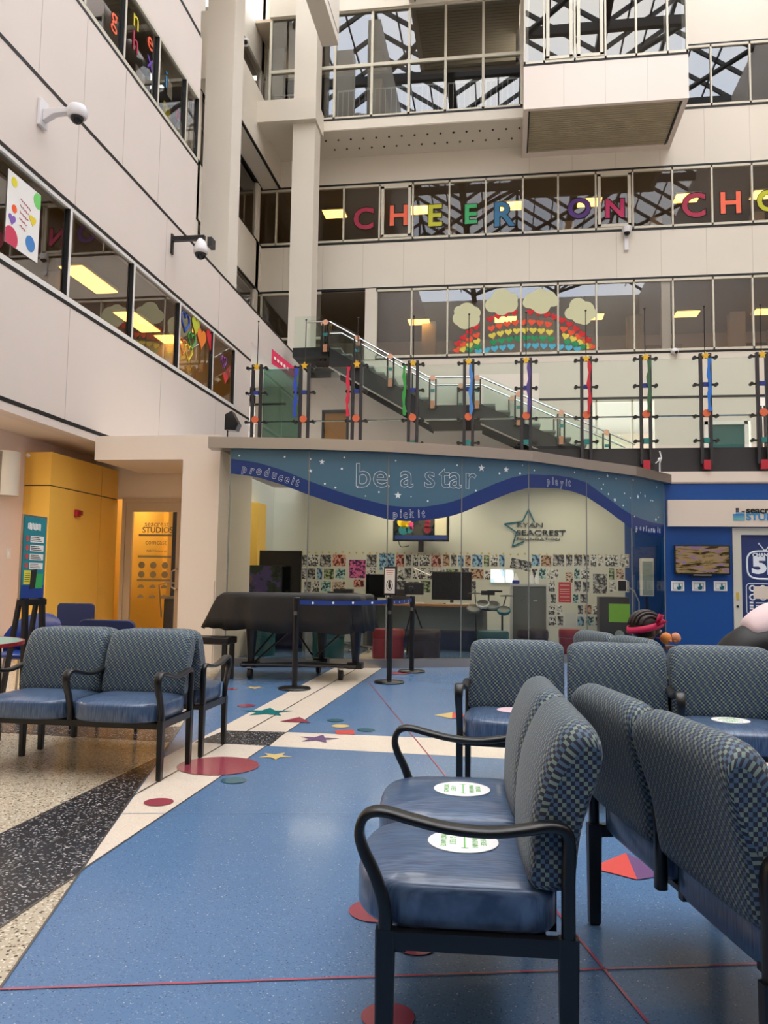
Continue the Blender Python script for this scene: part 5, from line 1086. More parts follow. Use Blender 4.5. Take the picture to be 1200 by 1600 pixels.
# spotlight and figure on the studio roof
p = atz(360, 690, 3.12); p = Vector((-3.95, 11.3, 3.12)); t = thing('floodlight', 'small black floodlight on a thin stand at the left end of the studio fascia', 'light', p)
pl = aty(362, 660, 11.3); x_, z_ = pl.x-p.x, pl.z-p.z
q = MB(); q.tube([(x_-.06, 0, -.04), (x_-.06, 0, z_)], .012, 6); q.build('stand', 'blackm', t); q = MB(); q.prism([(x_-.08, -.08, z_-.12), (x_-.07, -.1, z_+.1), (x_+.01, -.06, z_+.16), (x_+.1, 0, z_-.02), (x_+.06, 0, z_-.12)], (0, .16, 0)); q.build('head', 'blackm', t)
pf = atz(1031, 738, 3.13); t = thing('wire_figure', 'tiny white wire figure standing on the right end of the fascia', 'ornament', (aty(1031, 738, 14.75).x, 14.75, 3.12)); q = MB(); q.tube([(0, 0, 0), (0, 0, .2), (.03, 0, .3), (0, 0, .42)], .012, 6); q.sph((0, 0, .27), .035, 8); q.tube([(0, 0, .26), (-.07, 0, .2)], .01, 5); q.build('figure', 'camera_white', t)
t = thing('small_projector', 'small dark box device lying on the studio roof edge', 'device', (aty(683, 692, 11.9).x, 11.9, 3.125)); q = MB(); q.box(-.06, .06, -.06, .06, 0, .05); q.build('body', 'darkm', t, bevel=.01); q = MB(); q.cyl((0, -.06, .025), (0, -.07, .025), .015, seg=10); q.build('lens', 'chrome', t)
# ================================================================== SEATING
def fabric():
    m = bpy.data.materials.new('check_fabric'); m.use_nodes = True; MATS['check_fabric'] = m; n = m.node_tree; p = n.nodes['Principled BSDF']; p.inputs['Roughness'].default_value = .62
    uv = n.nodes.new('ShaderNodeUVMap'); uv.uv_map = 'UVMap'
    ck = n.nodes.new('ShaderNodeTexChecker'); ck.inputs['Scale'].default_value = 96; ck.inputs['Color1'].default_value = (1, 1, 1, 1); ck.inputs['Color2'].default_value = (0, 0, 0, 1)
    mp = n.nodes.new('ShaderNodeMapping'); mp.inputs['Scale'].default_value = (48, 24, 1)
    c2 = n.nodes.new('ShaderNodeTexChecker'); c2.inputs['Scale'].default_value = 1; c2.inputs['Color1'].default_value = rgb(118, 136, 128); c2.inputs['Color2'].default_value = rgb(76, 102, 126)
    ns = n.nodes.new('ShaderNodeTexNoise'); ns.inputs['Scale'].default_value = 160; ns.inputs['Detail'].default_value = 2
    d = n.nodes.new('ShaderNodeMix'); d.data_type = 'RGBA'; d.inputs[6].default_value = rgb(16, 20, 38); d.inputs[7].default_value = rgb(34, 42, 66)
    x = n.nodes.new('ShaderNodeMix'); x.data_type = 'RGBA'
    L = n.links.new; L(uv.outputs[0], ck.inputs['Vector']); L(uv.outputs[0], mp.inputs['Vector']); L(mp.outputs[0], c2.inputs['Vector']); L(uv.outputs[0], ns.inputs['Vector'])
    L(ns.outputs['Fac'], d.inputs[0]); L(ck.outputs['Fac'], x.inputs[0]); L(d.outputs[2], x.inputs[6]); L(c2.outputs['Color'], x.inputs[7]); L(x.outputs[2], p.inputs['Base Color'])
    b = n.nodes.new('ShaderNodeBump'); b.inputs['Strength'].default_value = .15; b.inputs['Distance'].default_value = .002; L(ck.outputs['Fac'], b.inputs['Height']); L(b.outputs[0], p.inputs['Normal'])
    p.inputs['Sheen Weight'].default_value = .15
def vinyl():
    m = mat('striated_vinyl', (58, 82, 122), .30, coat=.35); n = m.node_tree; p = n.nodes['Principled BSDF']
    t = n.nodes.new('ShaderNodeTexCoord'); mp = n.nodes.new('ShaderNodeMapping'); mp.inputs['Scale'].default_value = (210, 14, 14)
    a = n.nodes.new('ShaderNodeTexNoise'); a.inputs['Scale'].default_value = 1; a.inputs['Detail'].default_value = 3; r = n.nodes.new('ShaderNodeValToRGB')
    e = r.color_ramp.elements; e[0].position = .34; e[0].color = rgb(52, 72, 104); e[1].position = .68; e[1].color = rgb(92, 116, 148)
    L = n.links.new; L(t.outputs['Object'], mp.inputs['Vector']); L(mp.outputs[0], a.inputs['Vector']); L(a.outputs['Fac'], r.inputs[0]); L(r.outputs[0], p.inputs['Base Color'])
    b = n.nodes.new('ShaderNodeBump'); b.inputs['Strength'].default_value = .08; b.inputs['Distance'].default_value = .002; L(a.outputs['Fac'], b.inputs['Height']); L(b.outputs[0], p.inputs['Normal'])
fabric(); vinyl(); mat('chair_black', (14, 13, 14), .36, coat=.15); mat('seat_base_dark', (28, 26, 34), .6)
mat('sticker_white', (240, 240, 238), .45); mat('sticker_green', (110, 190, 90), .5); mat('sticker_pink', (236, 206, 212), .45)
# side profile of the back cushion (y,z), closed ring
BP = spline([(.352, .455, 0), (.358, .60, 0), (.382, .72, 0), (.425, .815, 0), (.468, .846, 0), (.510, .835, 0), (.530, .79, 0), (.512, .70, 0), (.478, .58, 0), (.462, .46, 0), (.440, .435, 0), (.385, .432, 0)], 3)[:-1]
BP = [(p.x, p.y) for p in BP]+[(.366, .436)]
def backrest_mesh(W):
    bm = bmesh.new(); uvl = bm.loops.layers.uv.new('UVMap'); n = len(BP); cy_, cz_ = .44, .64
    arc = [0]
    for i in range(n): a, b = BP[i], BP[(i+1) % n]; arc.append(arc[-1]+math.hypot(a[0]-b[0], a[1]-b[1]))
    xs = [-W/2, -W/2+.006, -W/2+.018, -W/2+.036, -W/2+.07, -W/2+.12, -W/4, 0, W/4, W/2-.12, W/2-.07, W/2-.036, W/2-.018, W/2-.006, W/2]
    rings = []
    for x in xs:
        e = W/2-abs(x); k = min(1, e/.04); s = .62+.38*math.sqrt(1-(1-k)**2)
        kz = min(1, e/.11); dz = .035*(1-math.sqrt(1-(1-kz)**2)); bow = .012*(1-(2*x/W)**2)
        r = []
        for y, z in BP:
            yy = cy_+(.09*(z-cz_)/.2)+((y-cy_-(.09*(z-cz_)/.2)))*s - bow*(1 if y < cy_ else .2)
            zz = cz_+(z-cz_)*(1-.03*(1-s)/.38)
            if z > cz_: zz -= dz*(z-cz_)/.2*1.3
            else: zz += dz*.5*(cz_-z)/.2
            r.append(bm.verts.new((x, yy, zz)))
        rings.append(r)
    for i in range(len(xs)-1):
        for j in range(n):
            f = bm.faces.new((rings[i][j], rings[i][(j+1) % n], rings[i+1][(j+1) % n], rings[i+1][j])); f.smooth = True
            for l, (xx, aa) in zip(f.loops, ((xs[i], arc[j]), (xs[i], arc[j+1]), (xs[i+1], arc[j+1]), (xs[i+1], arc[j]))): l[uvl].uv = (xx, aa)
    for r, s_ in ((rings[0], 1), (rings[-1], -1)):
        f = bm.faces.new(r[::-1] if s_ > 0 else r)
        for l in f.loops: l[uvl].uv = (l.vert.co.y, l.vert.co.z)
    # insets so that the end caps are gently domed
    bmesh.ops.recalc_face_normals(bm, faces=bm.faces[:])
    me = bpy.data.meshes.new('backrest'); bm.to_mesh(me); bm.free(); me.materials.append(MATS['check_fabric']); return me
def seat_mesh(W):
    q = MB(); hw = W/2
    def outline(ins, z, crown=0):
        out = []; n = 44
        for i in range(n):
            a = 2*PI*i/n; c, s = math.cos(a), math.sin(a); ex = .32 if s > 0 else .55   # squarer at the back, rounder in front
            x = math.copysign(abs(c)**ex, c)*(hw-ins); y = math.copysign(abs(s)**ex, s)
            y = .185+(y*(.242-ins) if y > 0 else y*(.26-ins)); y -= .018*(1-(x/hw)**2) if s < 0 else 0
            out.append((x, y, z))
        return out
    lev = [(.03, .335), (.008, .340), (0, .352), (0, .425), (.003, .437), (.012, .446), (.014, .4465), (.03, .452), (.07, .460), (.13, .466), (.19, .468)]
    q.rings([outline(i, z) for i, z in lev])
    bmesh.ops.recalc_face_normals(q.bm, faces=q.bm.faces[:])
    me = bpy.data.meshes.new('seat'); q.bm.to_mesh(me); q.bm.free(); me.materials.append(MATS['striated_vinyl'])
    for p in me.polygons: p.use_smooth = True
    return me
ARM = [(.0, .33, .036, .036), (-.004, .40, .036, .034), (-.028, .47, .038, .030), (-.058, .53, .042, .027), (-.068, .575, .046, .025), (-.052, .612, .050, .024), (-.012, .622, .054, .023), (.06, .606, .056, .023), (.15, .588, .056, .023), (.25, .582, .054, .023), (.34, .592, .050, .024), (.40, .602, .046, .026), (.435, .590, .042, .030), (.442, .55, .038, .034), (.44, .47, .036, .034), (.44, .33, .036, .034)]
def arm_mesh(mid=False):
    P = ARM; pts = spline([(p[0], p[1], 0) for p in P], 4); W = []
    for i in range(len(P)-1):
        for j in range(4): t = j/4; W.append((P[i][2]*(1-t)+P[i+1][2]*t, P[i][3]*(1-t)+P[i+1][3]*t))
    W.append(P[-1][2:]); R = []
    for i, p in enumerate(pts):
        d = (pts[min(i+1, len(pts)-1)]-pts[max(i-1, 0)]).normalized(); nx, nz = -d.y, d.x; w, t = W[i]; r = []
        for k in range(12):
            a = 2*PI*k/12; c, s = math.cos(a), math.sin(a); u = math.copysign(abs(c)**.6, c)*w/2; v = math.copysign(abs(s)**.6, s)*t/2
            r.append((u, p.x+nx*v, p.y+nz*v))
        R.append(r)
    q = MB(); q.rings(R); bmesh.ops.recalc_face_normals(q.bm, faces=q.bm.faces[:]); me = bpy.data.meshes.new('armrest'); q.bm.to_mesh(me); q.bm.free(); me.materials.append(MATS['chair_black'])
    for p_ in me.polygons: p_.use_smooth = True
    return me
def leg_mesh(sp=0):
    q = MB(); R = []
    for z, w in ((0, .024), (.006, .030), (.03, .031), (.30, .036), (.345, .036)):
        off = sp*(1-z/.345); R.append([(w/2*a, off+w*.66*b, z) for a, b in ((-1, -.8), (-.8, -1), (.8, -1), (1, -.8), (1, .8), (.8, 1), (-.8, 1), (-1, .8))])
    q.rings(R); bmesh.ops.recalc_face_normals(q.bm, faces=q.bm.faces[:]); me = bpy.data.meshes.new('leg'); q.bm.to_mesh(me); q.bm.free(); me.materials.append(MATS['chair_black']); return me
MW = .575
ME = dict(back=backrest_mesh(MW-.018), seat=seat_mesh(MW-.012), arm=arm_mesh(), leg=leg_mesh(), legr=leg_mesh(0))
def child(me, name, parent, loc=(0, 0, 0)):
    o = bpy.data.objects.new(name, me); COL.objects.link(o); o.parent = parent; o.location = loc; return o
def sticker(seat, pink=False):
    q = MB(); z = .4688
    q.mi = 0; q.prism([(0.098*math.cos(2*PI*i/32), .19+.098*math.sin(2*PI*i/32), z) for i in range(32)], (0, 0, .002)); o = q.build('sticker', 'sticker_pink' if pink else 'sticker_white', seat)
    if not pink:
        g = MB(); mx = Matrix.Translation((0, .19, z+.0022)) @ Matrix.Rotation(0, 4, 'Z')
        for k, (tx, yy, sz) in enumerate((('PLEASE', .055, .022), ('MAINTAIN', .032, .022), ('6 FEET', -.030, .024), ('DISTANCE', -.055, .022))):
            g.add(text_me(tx, sz, ext=.0003), Matrix.Translation((0, .19+yy, z+.0024)))
        g.box(-.06, .06, .192, .196, z+.002, z+.0026); g.box(-.062, -.058, .185, .203, z+.002, z+.0026); g.box(.058, .062, .185, .203, z+.002, z+.0026)
        g.build('printing', 'sticker_green', seat)
def bench(n, loc, rz, label, stickers=(), pink=(), mids=None):
    t = thing('waiting_bench', label, 'bench', (loc[0], loc[1], 0), rz, 'blue two- and three-seat waiting benches'); W = n*MW; dy = -.22
    for k in range(n):
        x = -W/2+MW*(k+.5); s = child(ME['seat'], 'seat', t, (x, dy, 0)); child(ME['back'], 'backrest', t, (x, dy, 0))
        if k in stickers: sticker(s, k in pink)
    for k in ([0, n]+(list(range(1, n)) if mids is None else list(mids))): child(ME['arm'], 'armrest', t, (-W/2+MW*k, dy, 0))
    for sx in (-1, 1): child(ME['leg'], 'leg', t, (sx*W/2, dy, 0)); child(ME['legr'], 'leg', t, (sx*W/2, dy+.44, 0))
    q = MB(); q.box(-W/2, W/2, dy+.02, dy+.05, .29, .325); q.box(-W/2, W/2, dy+.33, dy+.36, .295, .325)
    for sx in (-1, 1): q.box(sx*(W/2)-.014, sx*(W/2)+.014, dy, dy+.44, .30, .342)
    q.box(-W/2+.03, W/2-.03, dy+.05, dy+.39, .322, .338)
    q.build('seat_frame', 'chair_black', t)
    q = MB(); q.box(-W/2+.02, W/2-.02, dy+.40, dy+.425, .445, .47)
    for k in range(n): x = -W/2+MW*(k+.5); q.box(x-.22, x-.19, dy+.395, dy+.42, .33, .5); q.box(x+.19, x+.22, dy+.395, dy+.42, .33, .5)
    q.build('back_bracket', 'chair_black', t)
    return t
bench(2, (-.10, 2.63), math.radians(-86.7), 'nearest two-seat bench with black arms facing left, a round sticker on each seat', (0, 1), mids=())
bench(2, (.655, 2.53), math.radians(102.7), 'dark two-seat bench seen from behind at the right edge of the photo')
bench(3, (.63, 4.74), -.06, 'three-seat bench facing the camera right of the foreground seats', (0, 2), (0,), mids=(2,))
bench(2, (-2.575, 4.85), 0, 'two-seat bench facing the camera at the left edge')
bench(2, (-2.575, 5.51), PI, 'two-seat bench back to back behind the left bench, facing away')
bench(2, (.99, 5.95), math.radians(109.6), 'two-seat bench facing away where the girl with the pink headband sits')
t = thing('stool', 'round navy stool under the person in the black coat', 'stool', (1.74, 6.5, 0)); q = MB(); q.lathe([(.001, .37), (.19, .37), (.2, .39), (.2, .42), (.17, .44), (.001, .44)], seg=24); autosmooth(q.build('seat', 'navy', t)); q = MB(); q.cyl((0, 0, .02), (0, 0, .37), .03, seg=12); q.cyl((0, 0, 0), (0, 0, .02), .18, seg=24); q.build('pedestal', 'steel', t)

# ---- small blue armchairs and table at the left
def armchair(loc, rz, label):
    t = thing('visitor_chair', label, 'chair', (loc[0], loc[1], 0), rz, 'navy visitor chairs by the yellow wall')
    q = MB(); q.prism([(x, .2, .68+z) for x, z in rrect(.46, .34, .05)], (0, .045, 0)); q.build('backrest', 'navy', t, bevel=.01)
    q = MB(); q.box(-.24, .24, -.24, .22, .42, .48); q.build('seat', 'navy', t, bevel=.02)
    for sx in (-1, 1):
        q = MB(); q.tube(spline([(sx*.27, -.2, .0), (sx*.27, -.22, .45), (sx*.28, -.16, .63), (sx*.28, .0, .67), (sx*.27, .2, .60)], 5), .014, 8); q.build('arm_frame', 'blackm', t)
        q = MB(); q.tube([(sx*.27, .22, 0), (sx*.26, .22, .6)], .014, 8); q.build('leg', 'blackm', t)
    q = MB(); q.box(-.26, .26, -.18, -.15, .39, .42); q.box(-.26, .26, .2, .23, .39, .42); q.build('seat_frame', 'blackm', t)
armchair((-5.25, 9.3), .15, 'navy armchair with black arms in front of the yellow wall'); armchair((-3.08, 6.25), PI, 'navy chair back just behind the left benches')
t = thing('activity_table', 'round low table with pale teal top and red edge at the left edge', 'table', (-3.98, 5.25, 0)); mat('table_teal', (120, 168, 158), .3)
q = MB(); q.lathe([(.001, .70), (.58, .70), (.58, .716), (.001, .716)], seg=40); q.build('tabletop', 'table_teal', t); q = MB(); q.rings([[((r)*math.cos(2*PI*i/40), (r)*math.sin(2*PI*i/40), z) for r, z in ((.5801, .692), (.594, .692), (.594, .717), (.5801, .717))] for i in range(40)], closed=True); q.build('edge_band', 'red', t)
for a in (.6, 2.2, 3.8, 5.4): q = MB(); q.cyl((.45*math.cos(a), .45*math.sin(a), 0), (.42*math.cos(a), .42*math.sin(a), .70), .018, seg=10); q.build('leg', 'blackm', t)
mat('molded_blue', (24, 58, 130), .35); mat('molded_grey', (96, 92, 104), .4)
def shellchair(loc, rz, m_, label):
    t = thing('molded_chair', label, 'chair', (loc[0], loc[1], 0), rz, 'rounded molded chairs by the activity table')
    q = MB(); R = []
    for i in range(9):
        a = PI*i/8; R.append([(-.28*math.cos(a)*(1 if True else 1), .05+.22*math.sin(a)*k_, z) for k_, z in ((1.0, .42), (1.08, .6), (1.0, .6+.22*math.sin(a)), (.94, .6+.22*math.sin(a)-.005), (.98, .58), (.9, .42))])
    q.rings(R); q.build('backrest', m_, t, smooth=True)
    q = MB(); q.lathe([(.001, .40), (.24, .40), (.27, .43), (.25, .45), (.001, .44)], seg=24); q.build('seat', m_, t, smooth=True)
    for sx in (-1, 1):
        for sy in (-1, 1): q = MB(); q.cyl((sx*.2, sy*.18, 0), (sx*.16, sy*.14, .41), .013, seg=8); q.build('leg', 'steel', t)
shellchair((-4.75, 6.55), .3, 'molded_blue', 'blue rounded molded chair behind the activity table'); shellchair((-5.2, 5.9), .9, 'molded_grey', 'grey rounded molded chair at the far left edge'); shellchair((-4.55, 7.35), .1, 'molded_blue', 'blue rounded molded chair behind the poster stand leg')

# ---- poster stand
X_ = -4.05; a_, b_ = atx(35, 870, X_), atx(70, 870, X_); zt_, zb_ = atx(38, 806, X_).z, atx(34, 935, X_).z; W = b_.y-a_.y
t = thing('poster_stand', 'black A-frame stand holding a teal information poster, left of the yellow wall', 'stand', (X_, (a_.y+b_.y)/2, 0))
mat('poster_teal', (26, 128, 140), .4); mat('poster_deep', (24, 60, 140), .4); mat('poster_lime', (56, 168, 90), .4); mat('poster_note', (222, 214, 70), .5); mat('poster_dot', (196, 70, 66), .5)
q = MB(); q.box(-.02, 0, -W/2-.01, W/2+.01, zb_-.01, zt_+.015); q.build('backing', 'steel', t); q = MB(); q.box(0, .003, -W/2, W/2, zb_, zt_); o = q.build('poster', 'poster_teal', t); Hh = zt_-zb_
q = MB(); q.box(.003, .004, -W/2, W/2, zb_, zb_+Hh*.16); q.build('lower_field', 'poster_deep', o)
q = MB(); q.box(.003, .005, -W*.12, W*.42, zb_+Hh*.12, zb_+Hh*.30); q.build('green_bottle_picture', 'poster_lime', o); q = MB(); q.prism([(.005, -.05, zb_+Hh*.11), (.005, .03, zb_+Hh*.12), (.005, .05, zb_+Hh*.36), (.005, -.04, zb_+Hh*.34)], (.002, 0, 0)); q.build('gel_bottle_picture', 'ink', o)
q = MB(); q.box(.003, .005, -W*.42, -W*.1, zb_+Hh*.17, zb_+Hh*.34); q.build('yellow_note', 'poster_note', o)
q = MB(); g = MB(); h = MB()
for k in range(4):
    z = zb_+Hh*(.73-.11*k); q.box(.003, .005, -W*.2, W*.40, z-.03, z+.025); g.prism([(.003, -W*.33+.022*math.cos(a), z+.025*math.sin(a)) for a in [2*PI*i/14 for i in range(14)]], (.002, 0, 0))
    for j in range(3): h.box(.005, .006, -W*.17, W*.3-.02*j, z-.02+.015*j, z-.014+.015*j)
for j in range(5): h.box(.005, .006, -W*.38, -W*.16, zb_+Hh*(.2+.025*j), zb_+Hh*(.206+.025*j))
q.build('text_boxes', 'paper', o); g.build('icons', 'poster_dot', o); h.build('text_lines', 'ink', o)
q = MB(); [q.box(.003, .005, -W*.34+i*.022, -W*.34+i*.022+.016, zb_+Hh*.85-.004*(i%3), zb_+Hh*.92+.004*(i%2)) for i in range(9)]; q.build('heading', 'paper', o)
for sy in (-1, 1): q = MB(); q.bar((.02, sy*(W/2-.045), zb_), (.06, sy*(W/2-.02), 0), .05, .035, (1, 0, 0)); q.build('leg', 'blackm', t); q = MB(); q.bar((-.03, sy*(W/2-.045), zb_), (-.16, sy*(W/2-.02), 0), .04, .03, (1, 0, 0)); q.build('leg', 'blackm', t)
q = MB(); q.box(-.03, .04, -W/2, W/2, zb_-.06, zb_-.01); q.build('crossbar', 'blackm', t)

# ---- small fittings on the left lower walls
p = atx(10, 740, XW); t = thing('wall_sconce', 'half-round white wall light at the left edge of the photo', 'light', (XW, atx(11, 740, XW).y, atx(10, 775, XW).z)); Hh = atx(10, 705, XW).z-t.location.z
q = MB(); q.prism([(.16*math.sin(a), -.16*math.cos(a), 0) for a in [PI*i/10 for i in range(11)]], (0, 0, Hh)); q.build('shade', 'white', t, bevel=.006)
q = MB(); q.box(.0, .02, -.18, .18, .02, Hh-.02); q.build('back_plate', 'steel', t)
p = atx(13, 865, XW); t = thing('light_switch', 'white light switch on the pale wall left of the poster stand', 'switch', (XW+.001, p.y, p.z)); q = MB(); q.box(0, .008, -.045, .045, -.07, .07); q.build('plate', 'white', t, bevel=.003); q = MB(); q.box(.008, .016, -.018, .018, -.03, .03); q.build('rocker', 'paper', t)
p = atx(119, 802, -6.3); t = thing('fire_alarm', 'red fire alarm strobe on the yellow wall', 'fire alarm', (-6.3, p.y, p.z)); q = MB(); q.box(0, .05, -.055, .055, -.05, .05); q.build('housing', 'clamp_red', t, bevel=.006); q = MB(); q.box(0.05, .08, .0, .05, -.03, .035); q.build('strobe', 'red', t)
p = aty(46, 712, 10.5); t = thing('motion_sensor', 'tiny white sensor at the top left corner of the yellow wall', 'sensor', (p.x, 10.49, p.z)); q = MB(); q.sph((0, -.02, 0), .03, 10); q.build('body', 'white', t, smooth=True)

# ================================================================== COVERED PIANO
PX0, PX1, PY0, PY1 = -3.62, -1.68, 9.25, 10.35
t = thing('grand_piano', 'grand piano hidden under a black cloth cover on a wheeled dolly', 'piano', (0, 0, 0)); PT = Vector(((PX0+PX1)/2, 9.8, 0)); t.location = PT
def loc_(p): return (p[0]-PT.x, p[1]-PT.y, p[2])
foot = spline([(PX0+.22, PY0+.25, 0), (PX0+.5, PY0+.05, 0), (PX0+1.0, PY0, 0), (PX1-.3, PY0, 0), (PX1, PY0+.02, 0), (PX1, PY0+.5, 0), (PX1, PY1, 0), (PX1-.5, PY1, 0), (PX0+.9, PY1-.05, 0), (PX0+.4, PY1-.2, 0), (PX0+.18, PY1-.5, 0), (PX0+.22, PY0+.25, 0)], 5)[:-1]
cxy = Vector((PT.x, PT.y, 0)); n_ = len(foot); rings = []
for lev, (sc, z) in enumerate(((.5, 1.02), (.96, 1.015), (1.0, 1.0), (1.012, .96), (1.02, .85), (1.03, .72), (1.045, .58))):
    r = []
    for i, p in enumerate(foot):
        d = (p-cxy); lf = max(0, min(1, (PT.x-.45-p.x)/.6)); dn = d.normalized()
        fold = (lev-2)*.011*math.sin(i*1.9)+(lev-2)*.007*math.sin(i*.83+1) if lev > 2 else 0
        q_ = cxy+d*sc+dn*(fold+lf*max(0, lev-2)*.065); zz = z+(.018*math.sin(i*1.1)+.012*math.sin(i*.37) if lev == 6 else 0)
        if lev == 1: zz += .003*math.sin(i*2)
        r.append(loc_((q_.x, q_.y, zz)))
    rings.append(r)
q = MB(); q.rings(rings, cap1=False); o = q.build('cloth_cover', 'cloth', t); autosmooth(o, 60); sm = o.modifiers.new('thick', 'SOLIDIFY'); sm.thickness = .008
q = MB(); q.prism([loc_((cxy.x+(p.x-cxy.x)*.93, cxy.y+(p.y-cxy.y)*.93, .62)) for p in foot], (0, 0, .36)); q.build('case', 'blackm', t)
lp = [(-3.02, 9.55), (-1.78, 9.75), (-2.3, 10.2)]
for x, y in lp:
    q = MB(); q.tube([loc_((x, y, .62)), loc_((x, y, .5)), loc_((x, y, .18))], [.075, .065, .04], 8); q.box(*[v for v in (x-PT.x-.09, x-PT.x+.09, y-PT.y-.07, y-PT.y+.07, .13, .2)]); q.build('leg', 'blackm', t)
q = MB(); c_ = (-2.4, 9.85, .16)
for x, y in lp: q.bar(loc_((x, y, .15)), loc_(c_), .06, .05)
q.tube([loc_((-3.1, 9.4, .17)), loc_((-1.75, 9.6, .17))], .018, 8); q.build('dolly_frame', 'darkm', t)
for x, y in ((-3.0, 9.47), (-1.93, 9.62), (-2.35, 10.28)):
    q = MB(); q.cyl(loc_((x-.022, y, .06)), loc_((x+.022, y, .06)), .06, seg=18); q.build('caster_wheel', 'rubber', t); q = MB(); q.prism([loc_((x-.03, y-.03, .05)), loc_((x-.03, y+.03, .05)), loc_((x-.03, y+.05, .14)), loc_((x-.03, y-.05, .14))], (.006, 0, 0)); q.box(x-PT.x-.03, x-PT.x+.03, y-PT.y-.05, y-PT.y+.05, .13, .145); q.build('caster_fork', 'steel', t)
for a, b_ in (((-2.95, 9.5, .2), (-2.55, 9.7, .6)), ((-2.3, 9.7, .28), (-2.6, 9.9, .6)), ((-2.25, 9.7, .28), (-1.9, 9.8, .6)), ((-3.05, 9.6, .2), (-2.8, 10.0, .6))): q = MB(); q.tube([loc_(a), loc_(b_)], .013, 6); q.build('strut', 'blackm', t)
t = thing('piano_bench', 'black bench standing under the left end of the covered piano', 'bench', (-3.42, 9.3, 0)); q = MB(); q.box(-.3, .25, -.17, .17, .42, .50); q.build('seat', 'blackm', t, bevel=.01)
for sx in (-.25, .2):
    for sy in (-.13, .13): q = MB(); q.box(sx-.025, sx+.025, sy-.025, sy+.025, 0, .42); q.build('leg', 'blackm', t)

# ================================================================== QUEUE POSTS
mat('belt_blue', (20, 54, 128), .5)
SP = [(-1.335, 9.529, 'queue post with a sign on top beside the piano'), (-1.209, 10.734, 'queue post nearest the studio glass'), (-2.255, 8.706, 'queue post in front of the covered piano')]
for k, (x, y, lb) in enumerate(SP):
    t = thing('queue_post', 'black retractable-belt '+lb, 'queue post', (x, y, 0), 0, 'black queue posts')
    q = MB(); q.lathe([(.001, 0), (.175, 0), (.178, .012), (.165, .024), (.05, .032), (.001, .034)], seg=32); q.build('base', 'blackm', t, smooth=True); autosmooth(t.children[0])
    q = MB(); q.cyl((0, 0, .03), (0, 0, .88), .032, seg=18); q.build('pole', 'blackm', t, smooth=False)
    q = MB(); q.lathe([(.001, .88), (.036, .88), (.036, .985), (.028, .995), (.001, .995)], seg=20); q.build('belt_head', 'blackm', t)
    q = MB(); q.box(-.018, .018, -.04, -.034, .80, .84); q.build('emblem', 'steel', t)
def belt(i, j, lb):
    a, b_ = Vector(SP[i][:2]).to_3d(), Vector(SP[j][:2]).to_3d(); d = (b_-a).normalized(); L = (b_-a).length-.08; nrm = Vector((d.y, -d.x, 0)); nrm = -nrm if nrm.y > 0 else nrm
    t = thing('queue_belt', lb, 'belt', (a.x, a.y, .94), 0, 'blue queue belts')
    q = MB(); P = [d*(.04+L*s/10)+Vector((0, 0, -.012*math.sin(PI*s/10))) for s in range(11)]
    for p0, p1 in zip(P, P[1:]): q.prism([p0+Vector((0, 0, -.024)), p1+Vector((0, 0, -.024)), p1+Vector((0, 0, .024)), p0+Vector((0, 0, .024))], nrm*.002)
    q.build('webbing', 'belt_blue', t); q = MB()
    for s in range(max(2, int(L/.26))):
        c = d*(.2+.26*s)+nrm*.003
        if (.2+.26*s) < L: q.prism([c+d*(.014*math.cos(a_))+Vector((0, 0, -.01+.014*math.sin(a_))) for a_ in [2*PI*u/12 for u in range(12)]], nrm*.001)
    q.build('printed_dots', 'sticker_white', t)
belt(2, 0, 'blue queue belt with white dots stretched in front of the piano'); belt(0, 1, 'short blue queue belt between the two right-hand posts')
t = thing('post_sign', 'small framed queue sign on top of the post beside the piano', 'sign', (SP[0][0], SP[0][1], .995), -.75); 
q = MB(); q.box(-.012, .012, -.008, .008, 0, .06); q.box(-.115, .115, -.012, .01, .02, .36); q.build('frame', 'blackm', t, bevel=.006); q = MB(); q.box(-.095, .095, -.0135, -.012, .045, .335); o = q.build('sheet', 'paper', t)
q = MB(); q.tube([(.055*math.cos(a), -.0145, .14+.06*math.sin(a)) for a in [2*PI*i/24 for i in range(24)]], .004, 5, closed=True); q.tube([(-.04, -.0145, .18), (.04, -.0145, .10)], .004, 5); q.build('prohibition_ring', 'ink', t)
q = MB(); q.box(-.012, .012, -.015, -.0136, .10, .19); q.box(-.025, .025, -.015, -.0136, .12, .15); q.build('hand_symbol', 'ink', t); q = MB()
for k in range(4): q.box(-.07+.01*k, .07-.01*k, -.015, -.0136, .31-.025*k, .316-.025*k)
q.build('text_lines', 'poster_dot', t)

# ================================================================== PEOPLE
def skin(name, pts, edges, radii, m_, parent=None, loc=(0, 0, 0), root=0, lv=2):
    me = bpy.data.meshes.new(name); me.from_pydata([Vector(p) for p in pts], edges, []); o = bpy.data.objects.new(name, me); COL.objects.link(o)
    if parent: o.parent = parent
    o.location = loc; s = o.modifiers.new('skin', 'SKIN'); s.use_smooth_shade = True
    for i, r in enumerate(radii): v = me.skin_vertices[0].data[i]; v.radius = r if isinstance(r, tuple) else (r, r); v.use_root = (i == root)
    u = o.modifiers.new('sub', 'SUBSURF'); u.levels = lv; u.render_levels = lv
    me.materials.append(M.get(m_) or MATS[m_]); return o
mat('skin_brown', (112, 74, 54), .5); mat('skin_tan', (170, 122, 96), .5); mat('hair_dark', (38, 24, 20), .5); mat('band_pink', (206, 30, 84), .5); mat('coat_black', (20, 20, 22), .55, bump=.2, bscale=14); mat('hijab_pink', (226, 202, 204), .7, bump=.15, bscale=10); mat('shirt_teal', (60, 130, 150), .7); mat('trousers_dark', (34, 36, 44), .7)
